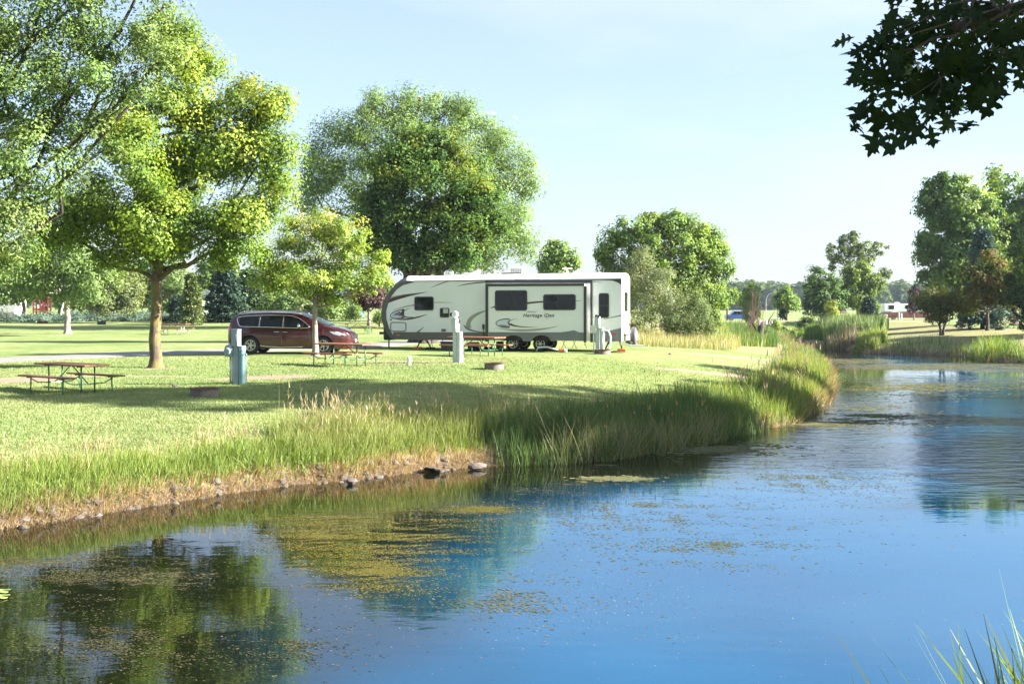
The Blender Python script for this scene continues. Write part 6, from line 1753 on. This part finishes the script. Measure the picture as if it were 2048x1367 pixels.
# ------------------------------------------------------------------ culvert
cx_ = (1567 - CX) / F * 131
e = empty('culvert', (cx_, 131.5, .12), 0, 'round corrugated steel culvert mouth under the camp road', 'culvert')
prof = [(.60 + .02 * math.sin(k * 1.4), -k * .12) for k in range(40)]
Mx = Matrix.Translation((0, 0, .42)) @ Matrix.Rotation(math.pi / 2, 4, 'X')
MB().lathe([(.60, .0), (.66, 0), (.66, -5), (.60, -5)], 32, Mx, close=True).build('pipe', M['galv'], e, angle=40)
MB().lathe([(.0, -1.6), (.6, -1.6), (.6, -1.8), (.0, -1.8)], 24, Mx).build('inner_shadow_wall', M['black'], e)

# ------------------------------------------------------------------ motorhome on the far side
g = on(1768, 236); ms = F / 236
mh = empty('motorhome', (g.x, 236, gz(g.x + 8, 236)), 0, 'cream motorhome with burgundy lower stripe far off behind the purple plum tree', 'motorhome')
LM, HM = 11.0, 3.35
MB().box((LM / 2, 1.25, 2.35), (LM, 2.5, 1.75)).build('upper_body', M['rv_cream'], mh, bevel=.2)
MB().box((LM / 2, 1.25, .95), (LM, 2.5, 1.05)).build('lower_body', mat('burgundy_paint', (0.13, 0.02, 0.025), .35, var=.15, coat=.5), mh, bevel=.06)
MB().box((LM / 2 - .2, -.012, 1.62), (LM - .6, .02, .32)).build('stripe', M['dec_grey'], mh)
def mwin(x0, x1, z0, z1):
    w = MB().box(((x0 + x1) / 2, -.012, (z0 + z1) / 2), (x1 - x0, .03, z1 - z0)).build('window', M['rv_trim'], mh)
    MB().box(((x0 + x1) / 2, -.030, (z0 + z1) / 2), (x1 - x0 - .12, .02, z1 - z0 - .12)).build('pane', M['glass'], w)
mwin(.9, 2.0, 2.1, 2.95); mwin(5.2, 7.0, 2.1, 2.9); mwin(8.4, 9.2, 2.1, 2.9)
MB().prism([(1.2, 1.5), (2.2, 1.75), (4.0, 1.45), (2.6, 1.6)], lambda a, b: (a, -.04, b), lambda a, b: (a, -.025, b)).build('decal', M['rv_white'], mh)
MB().box((2.9, 1.25, 3.36), (.9, .7, .26)).build('air_conditioner', M['rv_white'], mh, bevel=.06)
MB().box((7.8, 1.25, 3.34), (.8, .7, .22)).build('air_conditioner', M['rv_white'], mh, bevel=.06)
for x in (1.9, 8.6): wheel(mh, (x, .15, .45), .45, .3)
g = on(1798, 228); pe = MB().tube([(0, 0, 0), (0, 0, 1.5)], .16, 8).build('hookup_post', M['ped_light']); pe.location = g; tag(pe, 'slim pale post standing before the motorhome, left one of the pair', 'utility post', 'far hookup posts')
g = on(1803, 228); pe = MB().tube([(0, 0, 0), (0, 0, 1.35)], .14, 8).build('hookup_post', M['ped_light']); pe.location = g; tag(pe, 'slim pale post standing before the motorhome, right one of the pair', 'utility post', 'far hookup posts')
# white rail fence left of it
g = on(1748, 150); e = empty('rail_fence', g, 0, 'white rail fence piece between the small spruce and the motorhome', 'fence')
for k in range(4): MB().box((k * .55, 0, .4), (.1, .1, .95)).build('fence_post', M['white'], e)
for z in (.35, .62, .85): MB().box((.82, -.06, z), (1.75, .03, .12)).build('rail', M['white'], e)
# notice board, lamp posts
g = on(1686, 138); e = empty('notice_board', g, 0, 'small brown framed notice board before the island trees', 'sign')
MB().box((0, 0, 1.05), (.62, .06, .42)).build('board', M['wood_brown'], e); MB().box((0, -.035, 1.05), (.42, .02, .27)).build('panel', M['galv'], e)
for x in (-.28, .28): MB().box((x, .05, .6), (.06, .06, 1.3)).build('leg', M['wood_brown'], e)
MB().prism([(-.42, 1.28), (0, 1.42), (.42, 1.28)], lambda a, b: (a, -.12, b), lambda a, b: (a, .12, b)).build('roof', M['wood_brown'], e)
g = on(1555, 150); e = empty('lamp_post', g, 0, 'thin dark lamp post with small lantern on the far camp road', 'street lamp')
MB().tube([(0, 0, 0), (0, 0, 3.7)], .035, 6).build('pole', M['blacksteel'], e); MB().lathe([(.04, 3.7), (.12, 3.78), (.10, 4.0), (.02, 4.12)], 10).build('lantern', M['blacksteel'], e); MB().tube([(0, 0, 0), (0, 0, 1.1)], .10, 8).build('base', M['offwhite'], e)
g = on(1532, 160); e = empty('lamp_post', g, 0, 'pale curved arm street lamp left of the dark lantern post', 'street lamp')
MB().tube([(0, 0, 0), (0, 0, 2.6), (.1, 0, 3.2), (.35, 0, 3.6), (.6, 0, 3.75)], .04, 6).build('pole', M['galv'], e); MB().box((.72, 0, 3.74), (.3, .12, .06)).build('lamp_head', M['galv'], e)
# culvert road guard rail and marker
g = on(1549, 133); e = empty('road_barrier', (g.x, 133.0, 1.75), 0, 'low white rail beside the lantern post above the culvert', 'barrier')
MB().box((0, 0, .35), (1.2, .05, .1)).build('rail', M['white'], e)
for x in (-.5, .5): MB().box((x, 0, .15), (.08, .08, .5)).build('post', M['white'], e)
# parked blue car far off between the trees
g = on(1478, 175); e = empty('parked_car', g, 0, 'tiny blue car with white roof far away behind the bare bush', 'car')
MB().prism([(-2, .3), (-2, .85), (-1.3, .95), (-.8, 1.45), (.7, 1.45), (1.2, .95), (2, .8), (2, .3)], lambda a, b: (a, -.85, b), lambda a, b: (a, .85, b)).build('body', mat('blue_paint', (0.03, 0.08, 0.35), .3, coat=.6), e, bevel=.08)
MB().prism([(-1.1, .97), (-.72, 1.36), (.62, 1.36), (1.0, .97)], lambda a, b: (a, -.87, b), lambda a, b: (a, -.84, b)).build('side_window', M['glass'], e)
MB().box((-.05, 0, 1.47), (1.4, 1.3, .04)).build('roof', M['white'], e)
for x in (-1.25, 1.25): wheel(e, (x, -.78, .32), .32, .2)
# blue tent glimpsed beyond the purple tree
g = on(700, 125); e = empty('tent', g, 0, 'blue tent glimpsed between the purple tree and the pale thicket', 'tent')
MB().prism([(-1.5, 0), (-1.2, .8), (0, 1.4), (1.2, .8), (1.5, 0)], lambda a, b: (a, -1, b), lambda a, b: (a, 1, b)).build('canopy', mat('blue_nylon', (0.05, 0.22, 0.5), .6), e, bevel=.1)
MB().prism([(-.4, .02), (0, 1.0), (.4, .02)], lambda a, b: (a, -1.02, b), lambda a, b: (a, -.99, b)).build('door', mat('pale_nylon', (0.4, 0.45, 0.5), .6), e)

# ------------------------------------------------------------------ playhouse and shed on the left
g = on(84, 126); e = empty('playhouse', g, .12, 'red wooden play structure with square openings beyond the juniper bed', 'play structure')
red = mat('red_painted_wood', (0.16, 0.028, 0.024), .6, var=.2)
for x in (-.72, -.02, .72):
    for y in (-.6, .6): MB().box((x, y, 1.05), (.12, .12, 2.1)).build('post', red, e)
MB().box((-.37, -.6, .85), (.6, .05, .18)).build('panel', red, e); MB().box((-.37, -.6, 1.95), (.6, .05, .16)).build('panel', red, e)
MB().box((-.37, -.6, 1.42), (.6, .05, .08)).build('rail', red, e); MB().box((-.37, -.6, 1.2), (.06, .05, 1.4)).build('rail', red, e)
MB().box((.35, -.6, .95), (.62, .05, .5)).build('panel', red, e); MB().box((.35, -.6, 1.95), (.62, .05, .14)).build('panel', red, e)
MB().box((.5, -.6, 1.5), (.06, .05, 1.0)).build('rail', red, e); MB().box((.2, -.6, 1.5), (.06, .05, 1.0)).build('rail', red, e)
MB().box((0, 0, .62), (1.5, 1.2, .08)).build('deck', red, e)
MB().prism([(-.85, 2.05), (0, 2.3), (.85, 2.05), (0, 2.2)], lambda a, b: (a, -.75, b), lambda a, b: (a, .75, b)).build('roof', red, e)
g = on(120, 112); o = MB().tube([(-.05, 0, -.1), (.15, 0, 1.0), (.42, 0, 2.0), (.6, 0, 2.8)], [.1, .09, .07, .06], 8).build('leaning_pole', M['offwhite'], smooth=True); o.location = g; tag(o, 'leaning pale pole left of the stout lawn tree', 'pole')
g = on(410, 128); e = empty('shed', g, .1, 'pale green garden shed wall between arborvitae and spruce', 'shed')
MB().box((0, 1.5, 1.1), (2.6, 3, 2.3)).build('wall', mat('pale_green_siding', (0.50, 0.56, 0.48), .6), e); MB().prism([(-1.5, 2.2), (0, 3.0), (1.5, 2.2)], lambda a, b: (a, -.2, b), lambda a, b: (a, 3.2, b)).build('roof', M['rv_grey'], e)
MB().box((-.2, -.03, 1.0), (.16, .04, 1.9)).build('door_post', M['white'], e)
g = on(5, 128); e = empty('shed', g, 0, 'pale building glimpsed under the trees at the left edge', 'shed')
MB().box((0, 1.5, 1.0), (2.6, 3, 2.2)).build('wall', M['offwhite'], e); MB().prism([(-1.5, 2.1), (0, 2.7), (1.5, 2.1)], lambda a, b: (a, -.2, b), lambda a, b: (a, 3.2, b)).build('roof', M['rv_grey'], e)
g = on(408, 115); o = MB().tube([(0, 0, 0), (0, 0, 2.7)], .03, 6).build('flag_pole', M['green_steel']); o.location = g; tag(o, 'thin green pole left of the broad spruce', 'pole')

# ------------------------------------------------------------------ oak by the photographer: its low bough hangs into the view
OX, OY = 6.6, 2.2
oak = empty('oak_tree', (OX, OY, gz(OX, OY)), 0, 'oak whose dark lobed leaves hang into the upper right corner', 'tree')
OB = Vector(oak.location)
lob = [((.4, -.2, 6.4), 2.6, 2.2, 1.8), ((-1.2, .6, 5.6), 1.5, 1.3, 1.0), ((1.8, .8, 5.2), 1.8, 1.5, 1.3), ((0, 0, 8), 2.0, 2.0, 1.4), ((2.4, -.8, 6.6), 1.8, 1.8, 1.4), ((-.6, -.9, 4.6), 1.2, 1.0, .8), ((-1.9, .2, 4.4), .8, .7, .6), ((.8, 2.4, 2.5), 1.5, 1.3, 1.1)]  # last lobe: unseen low branch, added to shade the corner grass
crown_mesh('crown', lob, 26000, .19, [(0.035, 0.065, 0.018), (0.045, 0.08, 0.02)], oak, 901, .45, fill=.1)
r = np.random.RandomState(9); mb = MB()
mb.tube([(0, 0, -.4), (0, 0, 0), (0, 0, .4), (.05, 0, 2.0), (0, .1, 4.2), (.2, 0, 6.5)], [.5, .42, .33, .28, .24, .1], 12)
bough_tip = P(1900, 60, 4.1) - OB
limbs(mb, Vector((0, .05, 3.2)), bough_tip, .13, .018, r, seg=8, sag=.10, wob=.3)
for l in lob: limbs(mb, Vector((.05, 0, 3.6)), Vector(l[0]), .12, .03, r, wob=.6)
mb.build('trunk', M['bark_dark'], oak, smooth=True)
def oak_leaf(seed):
    r = random.Random(seed); L_ = 1.0
    side_ = []
    k = 3
    ys_ = [(.06, .03), (.16, .07), (.20, .20), (.30, .26 + .0), (.24, .12), (.36, .10), (.38, .24), (.42, .34), (.50, .42), (.50, .30), (.56, .29), (.52, .16), (.60, .09), (.66, .20), (.76, .30), (.76, .19), (.84, .17), (.82, .09), (.92, .05)]
    out_ = [(0, .012)]
    for a, b in ys_: out_.append((a + r.uniform(-.015, .015), b * r.uniform(.85, 1.15)))
    ctr = [(0, 0), (.12, .0), (.25, 0), (.37, 0), (.5, 0), (.6, 0), (.72, 0), (.84, 0), (1.0, 0)]
    mb = MB(); pts = out_ + [(1.0, 0)]
    vs = [(0, 0, 0)]; bend = r.uniform(.05, .35); fold = r.uniform(.1, .5)
    def z(a, b): return -bend * a * a * .6 + fold * abs(b) * .5 - .25 * b * b
    up = [(a, b, z(a, b)) for a, b in pts]; lo = [(a, -b, z(a, b)) for a, b in pts[::-1]][1:]
    import bmesh
    bm = bmesh.new(); vv = [bm.verts.new(p) for p in up + lo]; bm.faces.new(vv); bmesh.ops.triangulate(bm, faces=bm.faces[:])
    me = bpy.data.meshes.new('leaf'); bm.to_mesh(me); bm.free()
    # leaf stalk
    n = len(me.vertices)
    me.materials.append(M['oak_leaf']); return me
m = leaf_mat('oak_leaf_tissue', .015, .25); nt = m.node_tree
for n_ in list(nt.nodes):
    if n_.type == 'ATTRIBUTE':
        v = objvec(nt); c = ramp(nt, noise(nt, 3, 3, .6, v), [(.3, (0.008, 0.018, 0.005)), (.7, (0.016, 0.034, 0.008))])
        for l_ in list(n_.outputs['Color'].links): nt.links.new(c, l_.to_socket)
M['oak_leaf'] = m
OL = [oak_leaf(i) for i in range(7)]
r = random.Random(77); tw = MB()
# sprays: end points in the view, each carrying leaves
spr = [(1758, 88, 9), (1738, 82, 4), (1800, 40, 9), (1850, 60, 10), (1790, 120, 10), (1760, 150, 7), (1850, 130, 12), (1900, 110, 12), (1950, 90, 12), (2000, 60, 12), (2040, 110, 10), (1800, 190, 9), (1850, 200, 12), (1900, 200, 11),
       (1795, 222, 6), (1850, 240, 7), (1950, 170, 12), (1930, 215, 6), (1990, 130, 10), (2035, 155, 6), (1880, 30, 10), (1940, 20, 12), (2010, 10, 12), (1870, 165, 10), (1820, 85, 10), (1975, 200, 3), (2070, 60, 12), (1830, 8, 5), (1905, 150, 10), (1770, 110, 6)]
cnt = 0
hub = P(1985, 40, 4.1) - OB
for k, (px, py, n_) in enumerate(spr):
    dd = r.uniform(3.8, 4.5); c = P(px, py, dd) - OB
    pth = limbs(tw, hub + Vector((r.uniform(-.1, .2), r.uniform(-.1, .1), r.uniform(0, .1))), c + Vector((.02, 0, .03)), 0.006, .0018, np.random.RandomState(k), seg=5, wob=.5, n=5)
    for q in range(int(n_ * .98)):
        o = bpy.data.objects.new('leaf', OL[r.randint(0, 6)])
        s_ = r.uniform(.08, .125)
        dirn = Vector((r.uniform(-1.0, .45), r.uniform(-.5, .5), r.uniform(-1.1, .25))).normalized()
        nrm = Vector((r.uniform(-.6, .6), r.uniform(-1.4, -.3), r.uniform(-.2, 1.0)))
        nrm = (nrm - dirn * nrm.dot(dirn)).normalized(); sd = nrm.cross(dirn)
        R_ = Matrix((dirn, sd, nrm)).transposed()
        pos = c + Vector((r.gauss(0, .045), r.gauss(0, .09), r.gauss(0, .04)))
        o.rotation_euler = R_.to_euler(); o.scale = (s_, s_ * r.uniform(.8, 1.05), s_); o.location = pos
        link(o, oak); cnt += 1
tw.build('twig', M['bark_dark'], oak)

# ------------------------------------------------------------------ summer haze
hz = bpy.data.materials.new('haze_air'); hz.use_nodes = True; nt = hz.node_tree; nt.nodes.clear()
o_ = nt.nodes.new('ShaderNodeOutputMaterial'); pv = nt.nodes.new('ShaderNodeVolumePrincipled')
pv.inputs['Color'].default_value = (0.70, 0.86, 1.0, 1); pv.inputs['Density'].default_value = 0.00012; pv.inputs['Anisotropy'].default_value = 0.2
nt.links.new(pv.outputs[0], o_.inputs['Volume'])
HAZE = True
if HAZE:
    me_ = MB().box((0, 900, 14.0), (8000, 9000 , 34.0)); hb_ = me_.build('haze', hz)
    tag(hb_, 'thin summer haze over the whole campground', kind='stuff')
